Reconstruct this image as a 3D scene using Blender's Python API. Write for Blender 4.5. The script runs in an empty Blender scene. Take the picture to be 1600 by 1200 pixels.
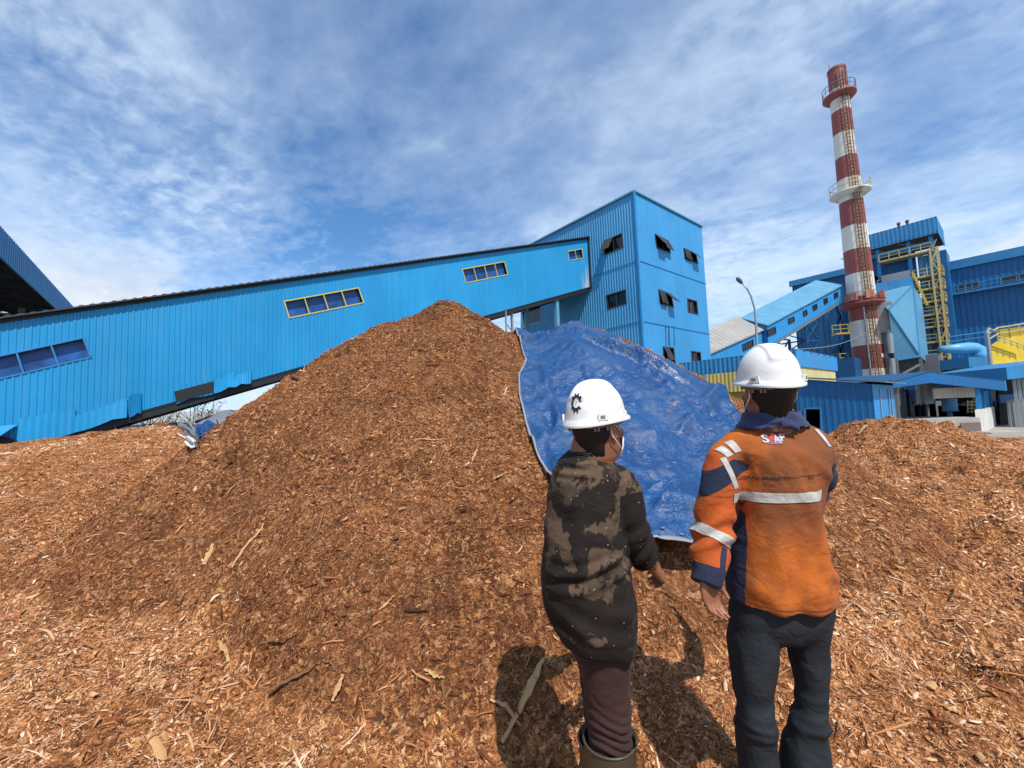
import bpy, bmesh, math, random
import numpy as np
from mathutils import Vector, Matrix, noise as mnoise
from mathutils.bvhtree import BVHTree

random.seed(7)
RNG = np.random.default_rng(11)
R = math.radians
scene = bpy.context.scene
COL = scene.collection

# ------------------------------------------------------------------ camera
F, CX, CY = 640.0, 800.0, 600.0
CAM = np.array([0.0, 0.0, 1.6])
PITCH, ROLL = R(4.0), R(2.2)
_f = np.array([0, math.cos(PITCH), math.sin(PITCH)])
_r0 = np.array([1.0, 0, 0]); _u0 = np.array([0, -math.sin(PITCH), math.cos(PITCH)])
_r = _r0*math.cos(ROLL) - _u0*math.sin(ROLL)
_u = _u0*math.cos(ROLL) + _r0*math.sin(ROLL)

def ray(px, py):
    return _f + _r*((px-CX)/F) + _u*((CY-py)/F)
def at(px, py, Y):
    """point seen at photo position (px,py) standing Y metres in front"""
    d = ray(px, py)
    return CAM + d*(Y/d[1])
def on(px, py, P0, n):
    d = ray(px, py)
    t = np.dot(np.asarray(P0)-CAM, n)/np.dot(d, n)
    return CAM + d*t
def proj(p):
    v = np.asarray(p, float)-CAM
    w = v@_f
    return CX+F*(v@_r)/w, CY-F*(v@_u)/w, w

cam_d = bpy.data.cameras.new("camera"); cam = bpy.data.objects.new("camera", cam_d)
COL.objects.link(cam)
cam_d.sensor_width = 36; cam_d.lens = 36*F/1600; cam_d.clip_start = 0.05; cam_d.clip_end = 6000
cam.matrix_world = Matrix(((_r[0], _u[0], -_f[0], CAM[0]), (_r[1], _u[1], -_f[1], CAM[1]), (_r[2], _u[2], -_f[2], CAM[2]), (0, 0, 0, 1)))
scene.camera = cam

# ------------------------------------------------------------------ object helpers
ORG = {}
def tag(o, label=None, cat=None, group=None, kind=None):
    if label: o['label'] = label
    if cat: o['category'] = cat
    if group: o['group'] = group
    if kind: o['kind'] = kind
    return o
def empty(name, loc, label, cat, group=None):
    o = bpy.data.objects.new(name, None); COL.objects.link(o)
    o.location = [float(c) for c in loc]; o.empty_display_size = 0.2
    ORG[o.name] = np.array(loc, float)
    return tag(o, label, cat, group)
def link_mesh(name, me, mat, parent=None, smooth=False):
    o = bpy.data.objects.new(name, me); COL.objects.link(o)
    if mat is not None:
        for m in (mat if isinstance(mat, (list, tuple)) else [mat]): me.materials.append(m)
    if parent is not None:
        o.parent = parent
        org = ORG[parent.name]
        me.transform(Matrix.Translation(Vector([-c for c in org])))
        ORG[o.name] = org
    else:
        ORG[o.name] = np.zeros(3)
    if smooth: me.shade_smooth()
    return o

class MB:
    """collects verts and faces, built as ONE mesh object"""
    def __init__(s): s.v = []; s.f = []; s.n = 0
    def add(s, verts, faces):
        k = s.n
        verts = [tuple(float(c) for c in v) for v in verts]
        s.v += verts; s.n += len(verts)
        s.f += [tuple(i+k for i in f) for f in faces]
        return s
    def box(s, c, ax, ay, az):
        """box with centre c and half-axis vectors"""
        c, ax, ay, az = [np.asarray(q, float) for q in (c, ax, ay, az)]
        vs = [c+i*ax+j*ay+k*az for k in (-1, 1) for j in (-1, 1) for i in (-1, 1)]
        return s.add(vs, [(0, 2, 3, 1), (4, 5, 7, 6), (0, 1, 5, 4), (2, 6, 7, 3), (0, 4, 6, 2), (1, 3, 7, 5)])
    def bar(s, a, b, w, h=None, up=(0, 0, 1)):
        a, b = np.asarray(a, float), np.asarray(b, float)
        h = w if h is None else h
        d = b-a; L = np.linalg.norm(d); d = d/L
        up = np.asarray(up, float)
        if abs(np.dot(up, d)) > .98: up = np.array([1.0, 0, 0])
        x = np.cross(d, up); x /= np.linalg.norm(x); y = np.cross(x, d)
        return s.box((a+b)/2, x*w/2, y*h/2, d*L/2)
    def tube(s, pts, rad, n=8, cap=True):
        pts = [np.asarray(p, float) for p in pts]
        rads = rad if isinstance(rad, (list, tuple)) else [rad]*len(pts)
        rings = []; prev = None
        for i, p in enumerate(pts):
            d = (pts[min(i+1, len(pts)-1)]-pts[max(i-1, 0)]); d = d/(np.linalg.norm(d)+1e-9)
            if prev is None:
                a = np.array([0, 0, 1.0]) if abs(d[2]) < .9 else np.array([1.0, 0, 0])
                x = np.cross(d, a)
            else:
                x = prev-d*np.dot(prev, d)
            x /= np.linalg.norm(x)+1e-9; prev = x; y = np.cross(d, x)
            rings.append([p+rads[i]*(x*math.cos(2*math.pi*k/n)+y*math.sin(2*math.pi*k/n)) for k in range(n)])
        vs = [v for r_ in rings for v in r_]; fs = []
        for i in range(len(rings)-1):
            for k in range(n):
                a, b = i*n+k, i*n+(k+1) % n
                fs.append((a, b, b+n, a+n))
        if cap:
            fs.append(tuple(range(n-1, -1, -1))); fs.append(tuple((len(rings)-1)*n+k for k in range(n)))
        return s.add(vs, fs)
    def prism(s, poly, vec):
        """planar polygon extruded by vec"""
        poly = [np.asarray(p, float) for p in poly]; n = len(poly)
        vec = np.asarray(vec, float)
        vs = poly+[p+vec for p in poly]
        fs = [tuple(range(n-1, -1, -1)), tuple(range(n, 2*n))]
        fs += [(i, (i+1) % n, (i+1) % n+n, i+n) for i in range(n)]
        return s.add(vs, fs)
    def loft(s, rings, closed=True, cap=True):
        n = len(rings[0]); vs = [v for r_ in rings for v in r_]; fs = []
        for i in range(len(rings)-1):
            for k in range(n if closed else n-1):
                a, b = i*n+k, i*n+(k+1) % n
                fs.append((a, b, b+n, a+n))
        if cap:
            fs.append(tuple(range(n-1, -1, -1))); fs.append(tuple((len(rings)-1)*n+k for k in range(n)))
        return s.add(vs, fs)
    def mesh(s, name):
        me = bpy.data.meshes.new(name); me.from_pydata(s.v, [], s.f); me.update()
        bm = bmesh.new(); bm.from_mesh(me)
        bmesh.ops.recalc_face_normals(bm, faces=bm.faces); bm.to_mesh(me); bm.free()
        return me
    def build(s, name, mat, parent=None, smooth=False, auto=None):
        o = link_mesh(name, s.mesh(name), mat, parent, smooth)
        if auto: 
            o.data.shade_smooth()
            o.data.set_sharp_from_angle(angle=R(auto))
        return o

def eval_mesh(o, name):
    """the object's mesh with its modifiers applied, as new data"""
    dg = bpy.context.evaluated_depsgraph_get(); dg.update()
    me = bpy.data.meshes.new_from_object(o.evaluated_get(dg)); me.name = name
    return me
def carve(wall_mb, cutter_mb, name):
    """wall minus window openings"""
    a = bpy.data.objects.new("tmp_a", wall_mb.mesh("a")); b = bpy.data.objects.new("tmp_b", cutter_mb.mesh("b"))
    COL.objects.link(a); COL.objects.link(b)
    m = a.modifiers.new("cut", 'BOOLEAN'); m.operation = 'DIFFERENCE'; m.object = b; m.solver = 'EXACT'
    me = eval_mesh(a, name)
    for o in (a, b):
        d = o.data; bpy.data.objects.remove(o); bpy.data.meshes.remove(d)
    me.materials.clear()
    return me
def np_mesh(name, V, Fq, smooth=False):
    me = bpy.data.meshes.new(name)
    V = np.asarray(V, np.float32); Fq = np.asarray(Fq, np.int32)
    k = Fq.shape[1]
    me.vertices.add(len(V)); me.vertices.foreach_set("co", V.ravel())
    me.loops.add(Fq.size); me.loops.foreach_set("vertex_index", Fq.ravel())
    me.polygons.add(len(Fq)); me.polygons.foreach_set("loop_start", np.arange(len(Fq), dtype=np.int32)*k)
    me.update(calc_edges=True)
    if smooth: me.shade_smooth()
    return me
def fattr(me, name, vals, dom='POINT'):
    a = me.attributes.new(name, 'FLOAT', dom); a.data.foreach_set('value', np.asarray(vals, np.float32))

# ------------------------------------------------------------------ numpy noise
_perm = np.random.default_rng(5).permutation(4096)
_val = np.random.default_rng(6).random(4096)*2-1
def vnoise(x, y):
    xi = np.floor(x).astype(int); yi = np.floor(y).astype(int)
    fx = x-xi; fy = y-yi; fx = fx*fx*(3-2*fx); fy = fy*fy*(3-2*fy)
    def h(i, j): return _val[_perm[(i+_perm[j & 4095]) & 4095]]
    return (h(xi, yi)*(1-fx)+h(xi+1, yi)*fx)*(1-fy)+(h(xi, yi+1)*(1-fx)+h(xi+1, yi+1)*fx)*fy
def fbm(x, y, o=4, g=.5):
    s = 0; a = 1
    for k in range(o):
        s = s+a*vnoise(x*2**k+17.3*k, y*2**k+9.1*k); a *= g
    return s
def sstep(a, b, x):
    t = np.clip((x-a)/(b-a), 0, 1); return t*t*(3-2*t)

# ------------------------------------------------------------------ materials
class NT:
    def __init__(s, name):
        s.m = bpy.data.materials.new(name); s.m.use_nodes = True
        s.t = s.m.node_tree; s.n = s.t.nodes; s.l = s.t.links
        s.b = s.n["Principled BSDF"]
    def node(s, typ, **kw):
        nd = s.n.new(typ)
        for k, v in kw.items():
            if k.startswith('i_'):
                nd.inputs[k[2:].replace('_', ' ')].default_value = v
            else: setattr(nd, k, v)
        return nd
    def link(s, a, b): s.l.new(a, b)
    def coord(s, kind='Object'): return s.node('ShaderNodeTexCoord').outputs[kind]
    def mapping(s, src, scale=(1, 1, 1), rot=(0, 0, 0), loc=(0, 0, 0)):
        m = s.node('ShaderNodeMapping'); m.inputs['Scale'].default_value = scale; m.inputs['Rotation'].default_value = rot; m.inputs['Location'].default_value = loc
        s.link(src, m.inputs['Vector']); return m.outputs[0]
    def noise(s, src, scale, detail=4, rough=.55, dist=0):
        n = s.node('ShaderNodeTexNoise'); n.inputs['Scale'].default_value = scale; n.inputs['Detail'].default_value = detail
        n.inputs['Roughness'].default_value = rough; n.inputs['Distortion'].default_value = dist
        if src is not None: s.link(src, n.inputs['Vector'])
        return n.outputs['Fac']
    def ramp(s, src, stops, interp='LINEAR'):
        r = s.node('ShaderNodeValToRGB'); r.color_ramp.interpolation = interp
        e = r.color_ramp.elements
        while len(e) > 1: e.remove(e[-1])
        e[0].position = stops[0][0]; e[0].color = c4(stops[0][1])
        for p, c in stops[1:]:
            q = e.new(p); q.color = c4(c)
        s.link(src, r.inputs[0]); return r.outputs[0]
    def mix(s, fac, a, b, mode='MIX'):
        m = s.node('ShaderNodeMix', data_type='RGBA', blend_type=mode)
        for i, v in ((0, fac), (6, a), (7, b)):
            if isinstance(v, (int, float)): m.inputs[i].default_value = v
            elif isinstance(v, (tuple, list)): m.inputs[i].default_value = c4(v)
            else: s.link(v, m.inputs[i])
        return m.outputs[2]
    def math(s, op, a, b=None, clamp=False):
        m = s.node('ShaderNodeMath', operation=op, use_clamp=clamp)
        for i, v in ((0, a), (1, b)):
            if v is None: continue
            if isinstance(v, (int, float)): m.inputs[i].default_value = v
            else: s.link(v, m.inputs[i])
        return m.outputs[0]
    def attr(s, name): return s.node('ShaderNodeAttribute', attribute_name=name).outputs['Fac']
    def bump(s, h, strength=.3, dist=.01, prev=None):
        b = s.node('ShaderNodeBump'); b.inputs['Strength'].default_value = strength; b.inputs['Distance'].default_value = dist
        s.link(h, b.inputs['Height'])
        if prev is not None: s.link(prev, b.inputs['Normal'])
        return b.outputs[0]
    def out(s, color=None, rough=None, normal=None, metal=None, spec=None):
        for k, v in (('Base Color', color), ('Roughness', rough), ('Normal', normal), ('Metallic', metal), ('Specular IOR Level', spec)):
            if v is None: continue
            if isinstance(v, (int, float)): s.b.inputs[k].default_value = v
            elif isinstance(v, (tuple, list)): s.b.inputs[k].default_value = c4(v)
            else: s.link(v, s.b.inputs[k])
        return s.m
def c4(c): return (c, c, c, 1) if isinstance(c, (int, float)) else (tuple(c)+(1,))[:4]
def sc(c, k): return tuple(x*k for x in c)

def paint(name, col, rough=.45, var=.12, scale=.6, dirt=None, dirt_amt=.35, streak=True, spec=.4):
    """weathered sheet-metal paint: slow tone drift, thin streaks running down, some grime"""
    t = NT(name); o = t.coord()
    n1 = t.noise(o, scale, 5, .6)
    base = t.mix(t.ramp(n1, [(.3, 0), (.7, 1)]), sc(col, 1-var), sc(col, 1+var))
    if streak:
        st = t.noise(t.mapping(o, (5, 5, .22)), 1.0, 5, .65)
        base = t.mix(t.ramp(st, [(.48, 0), (.75, dirt_amt)]), base, dirt or sc(col, .55))
    sp = t.noise(o, 9, 3, .6)
    base = t.mix(t.ramp(sp, [(.62, 0), (.78, .25)]), base, sc(col, .6))
    rr = t.ramp(n1, [(.3, rough-.08), (.7, rough+.12)])
    return t.out(base, rr, t.bump(t.noise(o, 3, 3), .12, .02), spec=spec)
def plain(name, col, rough=.6, var=.15, scale=3, metal=0, bumpk=.15, spec=.4):
    t = NT(name); o = t.coord()
    n1 = t.noise(o, scale, 5, .6)
    base = t.mix(n1, sc(col, 1-var), sc(col, 1+var))
    return t.out(base, rough, t.bump(t.noise(o, scale*6, 3), bumpk, .01), metal, spec)

M = {}
M['gallery'] = None
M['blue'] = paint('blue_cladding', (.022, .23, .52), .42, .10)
M['blue_mid'] = paint('mid_blue_cladding', (.028, .19, .40), .45, .12)
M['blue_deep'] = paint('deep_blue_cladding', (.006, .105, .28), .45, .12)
M['blue_navy'] = paint('dark_blue_cladding', (.006, .070, .185), .5, .15)
M['blue_pale'] = paint('pale_blue_cladding', (.10, .28, .42), .5, .10)
M['black'] = plain('black_steel', (.012, .013, .016), .6)
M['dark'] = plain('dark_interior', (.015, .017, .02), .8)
M['glass_dark'] = plain('dark_glass', (.012, .014, .02), .12, .3, 2, 0, .02, .6)
M['sash'] = plain('brown_sash', (.035, .028, .025), .5)
M['yellow'] = plain('yellow_paint', (.55, .42, .06), .5, .2)
M['yellow_bright'] = paint('bright_yellow_paint', (.60, .44, .03), .5, .1)
M['cream'] = paint('cream_wall', (.45, .36, .12), .8, .15)
M['cream_lit'] = paint('lit_cream_wall', (.60, .50, .24), .8, .15)  # lighter copy of the cream wall, painted for its sunlit face
M['roof_dark'] = plain('dark_roof_sheet', (.03, .04, .055), .5)
M['roof_grey'] = paint('grey_roof_sheet', (.30, .29, .27), .6, .15)
M['galv'] = plain('galvanised_steel', (.32, .33, .34), .45, .2, 4, .5)
M['concrete'] = plain('concrete', (.33, .31, .28), .85, .2, 2)
M['white_sheet'] = paint('white_sheet', (.62, .58, .53), .6, .08)
M['pipe_blue'] = plain('blue_pipe', (.10, .32, .55), .4)
M['steel_grey'] = plain('grey_steel', (.14, .15, .16), .5, .2)
# ------------------------------------------------------------------ sky, sun
SUN_ELEV = R(56); SUN_AZ = math.atan2(.34, -.94)       # direction to the sun, from +Y clockwise
sdir = np.array([math.sin(SUN_AZ)*math.cos(SUN_ELEV), math.cos(SUN_AZ)*math.cos(SUN_ELEV), math.sin(SUN_ELEV)])
sun_d = bpy.data.lights.new("sun", 'SUN'); sun_d.energy = 4.2; sun_d.angle = R(.53); sun_d.color = (1.0, .95, .87)
sun = bpy.data.objects.new("sun", sun_d); COL.objects.link(sun)
sun.rotation_euler = Vector([float(c) for c in sdir]).to_track_quat('Z', 'Y').to_euler(); sun.location = (6, -12, 20)

world = bpy.data.worlds.new("World"); scene.world = world; world.use_nodes = True
wt = world.node_tree; wn = wt.nodes; wl = wt.links
bg = wn['Background']; bg.inputs['Strength'].default_value = .1
sky = wn.new('ShaderNodeTexSky'); sky.sky_type = 'NISHITA'; sky.sun_disc = False
sky.sun_elevation = SUN_ELEV; sky.sun_rotation = SUN_AZ
sky.air_density = 1.0; sky.dust_density = .6; sky.ozone_density = 2.0; sky.altitude = 50
class WT(NT):
    def __init__(s): s.t = wt; s.n = wn; s.l = wl
w = WT()
gen = w.coord('Generated')
sep = w.node('ShaderNodeSeparateXYZ'); w.link(gen, sep.inputs[0])
zc = w.math('ADD', w.math('MAXIMUM', sep.outputs[2], 0.0), .16)
cmb = w.node('ShaderNodeCombineXYZ')
w.link(w.math('DIVIDE', sep.outputs[0], zc), cmb.inputs[0]); w.link(w.math('DIVIDE', sep.outputs[1], zc), cmb.inputs[1])
pl = cmb.outputs[0]
rot = w.mapping(pl, (1, 1, 1), (0, 0, R(28)))
stre = w.mapping(rot, (.75, 1.15, 1))                          # streaky veil
veil = w.noise(stre, 1.15, 6, .55, .5)
broad = w.noise(w.mapping(pl, (1, 1, 1), loc=(3.3, 1.9, 0)), .42, 3, .5, .3)
cells = w.noise(w.mapping(rot, (1, 1.25, 1)), 14, 5, .58, .3)    # small mackerel flecks
flk = w.noise(w.mapping(rot, (.95, 1.15, 1), loc=(5, 2, 0)), 3.6, 6, .6, .3)
cover = w.math('ADD', w.math('MULTIPLY', veil, .62), w.math('MULTIPLY', broad, .55))
zone = w.ramp(w.noise(w.mapping(pl, (1, 1, 1), loc=(7.7, 4.1, 0)), .7, 3, .5), [(.38, .12), (.66, 1)])
fine = w.math('ADD', w.math('MULTIPLY', w.math('MULTIPLY', w.math('SUBTRACT', cells, .5), .50), zone), w.math('MULTIPLY', w.math('SUBTRACT', flk, .5), .26))
dens = w.math('ADD', cover, fine)
mask = w.ramp(dens, [(.42, .02), (.54, .26), (.65, .60), (.80, .95)])
# low cumulus bank near the horizon
azn = w.noise(w.mapping(gen, (1, 1, 2.2)), 5.2, 7, .55, .2)
dc = ray(105, 440); dc = dc/np.linalg.norm(dc)
dt = w.node('ShaderNodeVectorMath', operation='DISTANCE'); w.link(gen, dt.inputs[0]); dt.inputs[1].default_value = [float(q) for q in dc]
azn = w.math('ADD', azn, w.ramp(dt.outputs['Value'], [(0, .24), (.08, .17), (.17, 0)]))
puff = w.noise(w.mapping(gen, (1, 1, 1.6), loc=(2, 1, 3)), 17, 6, .6, .3)
low = w.math('MULTIPLY', w.ramp(w.math('ADD', azn, w.math('MULTIPLY', w.math('SUBTRACT', puff, .5), .22)), [(.54, 0), (.66, .9)]), w.ramp(sep.outputs[2], [(.0, 1), (.23, 1), (.33, 0)]))
hz = w.ramp(sep.outputs[2], [(0.0, .75), (.10, .45), (.35, .0)])
blue = w.mix(1.0, sky.outputs[0], (.66, 1.10, 1.42), 'MULTIPLY')
c1 = w.mix(hz, blue, (5.2, 6.9, 8.6))
c2 = w.mix(mask, c1, (6.6, 7.8, 9.3))
c3 = w.mix(low, c2, w.mix(w.ramp(puff, [(.35, 0), (.65, 1)]), (5.2, 5.9, 7.0), (7.1, 7.4, 7.7)))
w.link(c3, bg.inputs['Color'])
scene.view_settings.view_transform = 'Standard'; scene.view_settings.look = 'None'
scene.view_settings.gamma = 1; scene.view_settings.exposure = 0.35
scene.cycles.use_denoising = True
scene.cycles.max_bounces = 6; scene.cycles.diffuse_bounces = 3

# ------------------------------------------------------------------ chip terrain (one height function)
YARD = -.5
A1 = at(690, 474, 7.6); A2 = at(905, 512, 7.4)
def smax(a, b, k):
    h = np.clip(.5+.5*(a-b)/k, 0, 1); return b*(1-h)+a*h+k*h*(1-h)
def h_base(x, y):
    d = y-1.9
    k_ = sstep(2.2, 4.2, x)
    ramp_ = (.15-.072*k_)*np.maximum(d, 0)
    ramp_ = np.minimum(ramp_, 1.16-.56*k_)
    left = .46*np.exp(-(((x+7.5)/3.4)**2+((y-8.6)/2.2)**2))
    right = .62*np.exp(-(((x-7.9)/1.25)**2+((y-8.6)/1.2)**2))+.10*sstep(7, 10, x)
    trough = .24*np.exp(-((x+4.9+.12*(y-4.6))/.55)**2)*sstep(3.0, 4.6, y)*sstep(9.2, 7.6, y)
    z = ramp_+left+right-trough+.10*sstep(-5.6, -7.0, x)*sstep(3.5, 6, y)*sstep(9.5, 8.5, y)
    edge = 9.9+.5*vnoise(x*.5, y*0+3.3)-.25*np.maximum(x-9, 0)
    fall = np.maximum(y-edge, 0)*.62
    z = z-fall
    z = np.maximum(z, YARD-.25)
    z = z+.05*fbm(x*.9+4, y*.9, 4)+.03*fbm(x*3.1, y*3.1+8, 3)
    # lumpy ripples of the trampled right-hand bed
    rr = sstep(1.3, 3.0, x)*sstep(14, 9, y)
    z = z+rr*(.085*fbm(x*2.1+3, y*2.7, 3)+.060*fbm(x*5.3, y*6.1+2, 2))
    return z
def cone(x, y, A, sx0, sx1, sl, r0, seed):
    dx, dy = x-A[0], y-A[1]
    wob = 1+.10*vnoise(np.arctan2(dy, dx)*2.2+seed, 0*x+2.1)
    r = np.sqrt((dx*np.where(dx < 0, sx0, sx1))**2+(dy*np.where(dy < 0, .96, 1.0))**2)*wob
    return A[2]+sl*r0-sl*np.sqrt(r*r+r0*r0)
A1b = at(572, 529, 7.0); A1c = at(640, 494, 7.4); A2b = at(800, 520, 7.6); A2c = at(1010, 578, 6.2)
def h_pile1(x, y):
    z = smax(cone(x, y, A1, 1.10, .95, .80, .32, 5), smax(cone(x, y, A1b, 1.10, .9, .92, .42, 8), cone(x, y, A1c, 1.10, .9, .82, .4, 3), .1), .12)
    return z+.07*fbm(x*1.1+9, y*1.1, 4)+.030*fbm(x*4.3+3, y*4.3, 3)-.09*sstep(.45, .85, vnoise(x*2.3+77, y*2.6+31))
def h_pile2(x, y):
    z = smax(cone(x, y, A2, 1.0, .95, .74, .5, 2), smax(cone(x, y, A2b, .95, .95, .76, .3, 6), cone(x, y, A2c, 1.0, 1.28, .76, .5, 4), .12), .12)
    return z+.04*fbm(x*1.2+2, y*1.2+7, 3)
def h_all(x, y, det=True):
    z = smax(h_base(x, y), smax(h_pile1(x, y), h_pile2(x, y), .16), .09)
    if det:
        z = z+.018*fbm(x*7, y*7, 3)
        pit = vnoise(x*3.3+31, y*3.3+12)
        z = z-.09*sstep(.55, .9, pit)*sstep(-.2, .5, vnoise(x*.8, y*.8+4)+.2)
        z = z+.016*(1-np.abs(vnoise(x*5.1+3, y*8.3))*2)
        z = z+.008*vnoise(x*22, y*22)
        z = z+.030*sstep(.25, .75, vnoise(x*2.6+7, y*3.0+3))*vnoise(x*9+1, y*10)-.05*sstep(.66, .92, vnoise(x*2.0+51, y*2.4+9))
    return z
def hz1(x, y): return float(h_all(np.array([x]), np.array([y]))[0])
def hit(px, py, lift=0.0, y0=1.2, y1=30):
    """where the ray through a photo position meets the chips"""
    d = ray(px, py); Y = np.arange(y0, y1, .01)
    P = CAM[None]+d[None]*(Y/d[1])[:, None]
    g = P[:, 2]-h_all(P[:, 0], P[:, 1], False)-lift
    k = np.where(g < 0)[0]
    return P[k[0]] if len(k) else None

def chip_mat(name, tone=1.0, warm=0):
    sc = lambda c, k: (c[0]*k*1.04, c[1]*k*.96, c[2]*k*.90)
    t = NT(name); o = t.coord()
    v = t.node('ShaderNodeTexVoronoi'); v.inputs['Scale'].default_value = 42; v.inputs['Randomness'].default_value = 1
    wp = t.mapping(o, (1, 1, .7)); 
    nz = t.node('ShaderNodeTexNoise'); nz.inputs['Scale'].default_value = 14; t.link(o, nz.inputs['Vector'])
    ad = t.node('ShaderNodeVectorMath', operation='MULTIPLY_ADD'); t.link(nz.outputs['Color'], ad.inputs[0]); ad.inputs[1].default_value = (.12, .12, .12); t.link(wp, ad.inputs[2])
    t.link(ad.outputs[0], v.inputs['Vector'])
    sepc = t.node('ShaderNodeSeparateColor'); t.link(v.outputs['Color'], sepc.inputs[0])
    c = t.ramp(sepc.outputs[0], [(0, sc((.045, .018, .008), tone)), (.3, sc((.14, .055, .02), tone)), (.6, sc((.27, .115, .042), tone)), (.85, sc((.42, .21, .09), tone)), (1, sc((.55, .34, .18), tone))])
    big = t.noise(o, 1.1, 5, .6)
    c = t.mix(t.ramp(big, [(.35, .0), (.75, .55)]), c, sc((.25, .115, .05), tone))
    moist_shade = t.noise(t.mapping(o, (1, 1, 1), loc=(3, 8, 1)), 2.6, 6, .65)
    c = t.mix(t.ramp(moist_shade, [(.52, 0), (.68, .65)]), c, sc((.075, .030, .013), tone))  # dark blotches: moist patches that also paint in missing shading
    fine = t.noise(o, 130, 3, .7)
    c = t.mix(.35, c, t.ramp(fine, [(.3, .05), (.7, .95)]), 'OVERLAY')
    b1 = t.bump(v.outputs['Distance'], .9, .03)
    b2 = t.bump(fine, .6, .01, b1)
    return t.out(c, .85, b2, spec=.15)
M['chips_bed'] = chip_mat('trampled_chip_bed', 1.32)
M['chips_heap'] = chip_mat('heaped_chips', .92)

def terrain():
    xs = np.concatenate([np.arange(-16, -7, .09), np.arange(-7, 8.0, .04), np.arange(8.0, 17, .09)])
    ys = np.concatenate([np.arange(-3.5, .5, .12), np.arange(.5, 11.2, .04), np.arange(11.2, 15.5, .12)])
    X, Y = np.meshgrid(xs, ys)
    Z = h_all(X, Y)
    b, p1, p2 = h_base(X, Y), h_pile1(X, Y), h_pile2(X, Y)
    wh = np.where(np.maximum(p1, p2) > b+.02, np.where(p1 > p2, 1, 2), 0)
    far_right = (X > 5.4) & (Y > 6.6) & (Y < 10.6) & (((X-7.7)/2.0)**2+((Y-8.4)/1.7)**2 < 1)
    wh[far_right & (wh == 0)] = 3
    n = len(xs); idx = np.arange(len(xs)*len(ys)).reshape(len(ys), n)
    Q = np.stack([idx[:-1, :-1], idx[:-1, 1:], idx[1:, 1:], idx[1:, :-1]], -1).reshape(-1, 4)
    fw = wh[:-1, :-1].ravel()
    V = np.stack([X.ravel(), Y.ravel(), Z.ravel()], -1)
    out = []
    for k, (nm, mt) in enumerate((('chip_ground', M['chips_bed']), ('wood_chip_pile', M['chips_heap']), ('wood_chip_pile', M['chips_heap']), ('wood_chip_pile', M['chips_bed']))):
        q = Q[fw == k]
        u, inv = np.unique(q, return_inverse=True)
        me = np_mesh(nm, V[u], inv.reshape(-1, 4), True)
        out.append(link_mesh(nm, me, mt))
    return out
tg, t1, t2, t3 = terrain()
tag(tg, kind='structure')
tag(t1, 'tall brown wood chip pile with a steep bare flank, left of the blue tarpaulin', 'wood chip pile')
tag(t2, 'wood chip pile mostly hidden under the blue tarpaulin, its bare tip showing', 'wood chip pile')
tag(t3, 'low pale wood chip mound in front of the concrete plinth', 'wood chip pile')

# yard and far land
t = NT('yard_concrete'); o = t.coord()
cc = t.mix(t.noise(o, .35, 6, .6), (.20, .175, .145), (.33, .29, .245))
M['yard'] = t.out(cc, .9, t.bump(t.noise(o, 8, 4), .3, .02))
MB().add([(-3000, -200, YARD), (3000, -200, YARD), (3000, 4500, YARD), (-3000, 4500, YARD)], [(0, 1, 2, 3)]).build('ground', M['yard']).__setitem__('kind', 'structure')
t = NT('far_hill'); o = t.coord()
M['hill'] = t.out(t.mix(t.noise(o, .01, 6), (.10, .15, .20), (.16, .21, .26)), .95)  # blue-grey distance haze painted into the hill colour
def hills():
    n = 160; az = np.linspace(-62, 62, n); vs = []; fs = []
    for i, a in enumerate(az):
        d = 2600
        hgt = 46+34*vnoise(np.array([a*.11]), np.array([3.7]))[0]+12*vnoise(np.array([a*.5]), np.array([1.7]))[0]
        for dd, hh in ((d-260, YARD-1), (d-120, hgt*.6), (d, hgt), (d+260, YARD-1)):
            vs.append((dd*math.sin(R(a)), dd*math.cos(R(a)), hh))
    for i in range(n-1):
        for k in range(3): fs.append((i*4+k, i*4+4+k, i*4+5+k, i*4+1+k))
    o = MB().add(vs, fs).build('hills', M['hill'], None, True); o['kind'] = 'structure'
hills()
# ------------------------------------------------------------------ buildings
AZ = R(51.0)
D1 = np.array([math.sin(AZ), math.cos(AZ), 0]); D2 = np.array([-math.cos(AZ), math.sin(AZ), 0]); UP = np.array([0, 0, 1.0])

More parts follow.
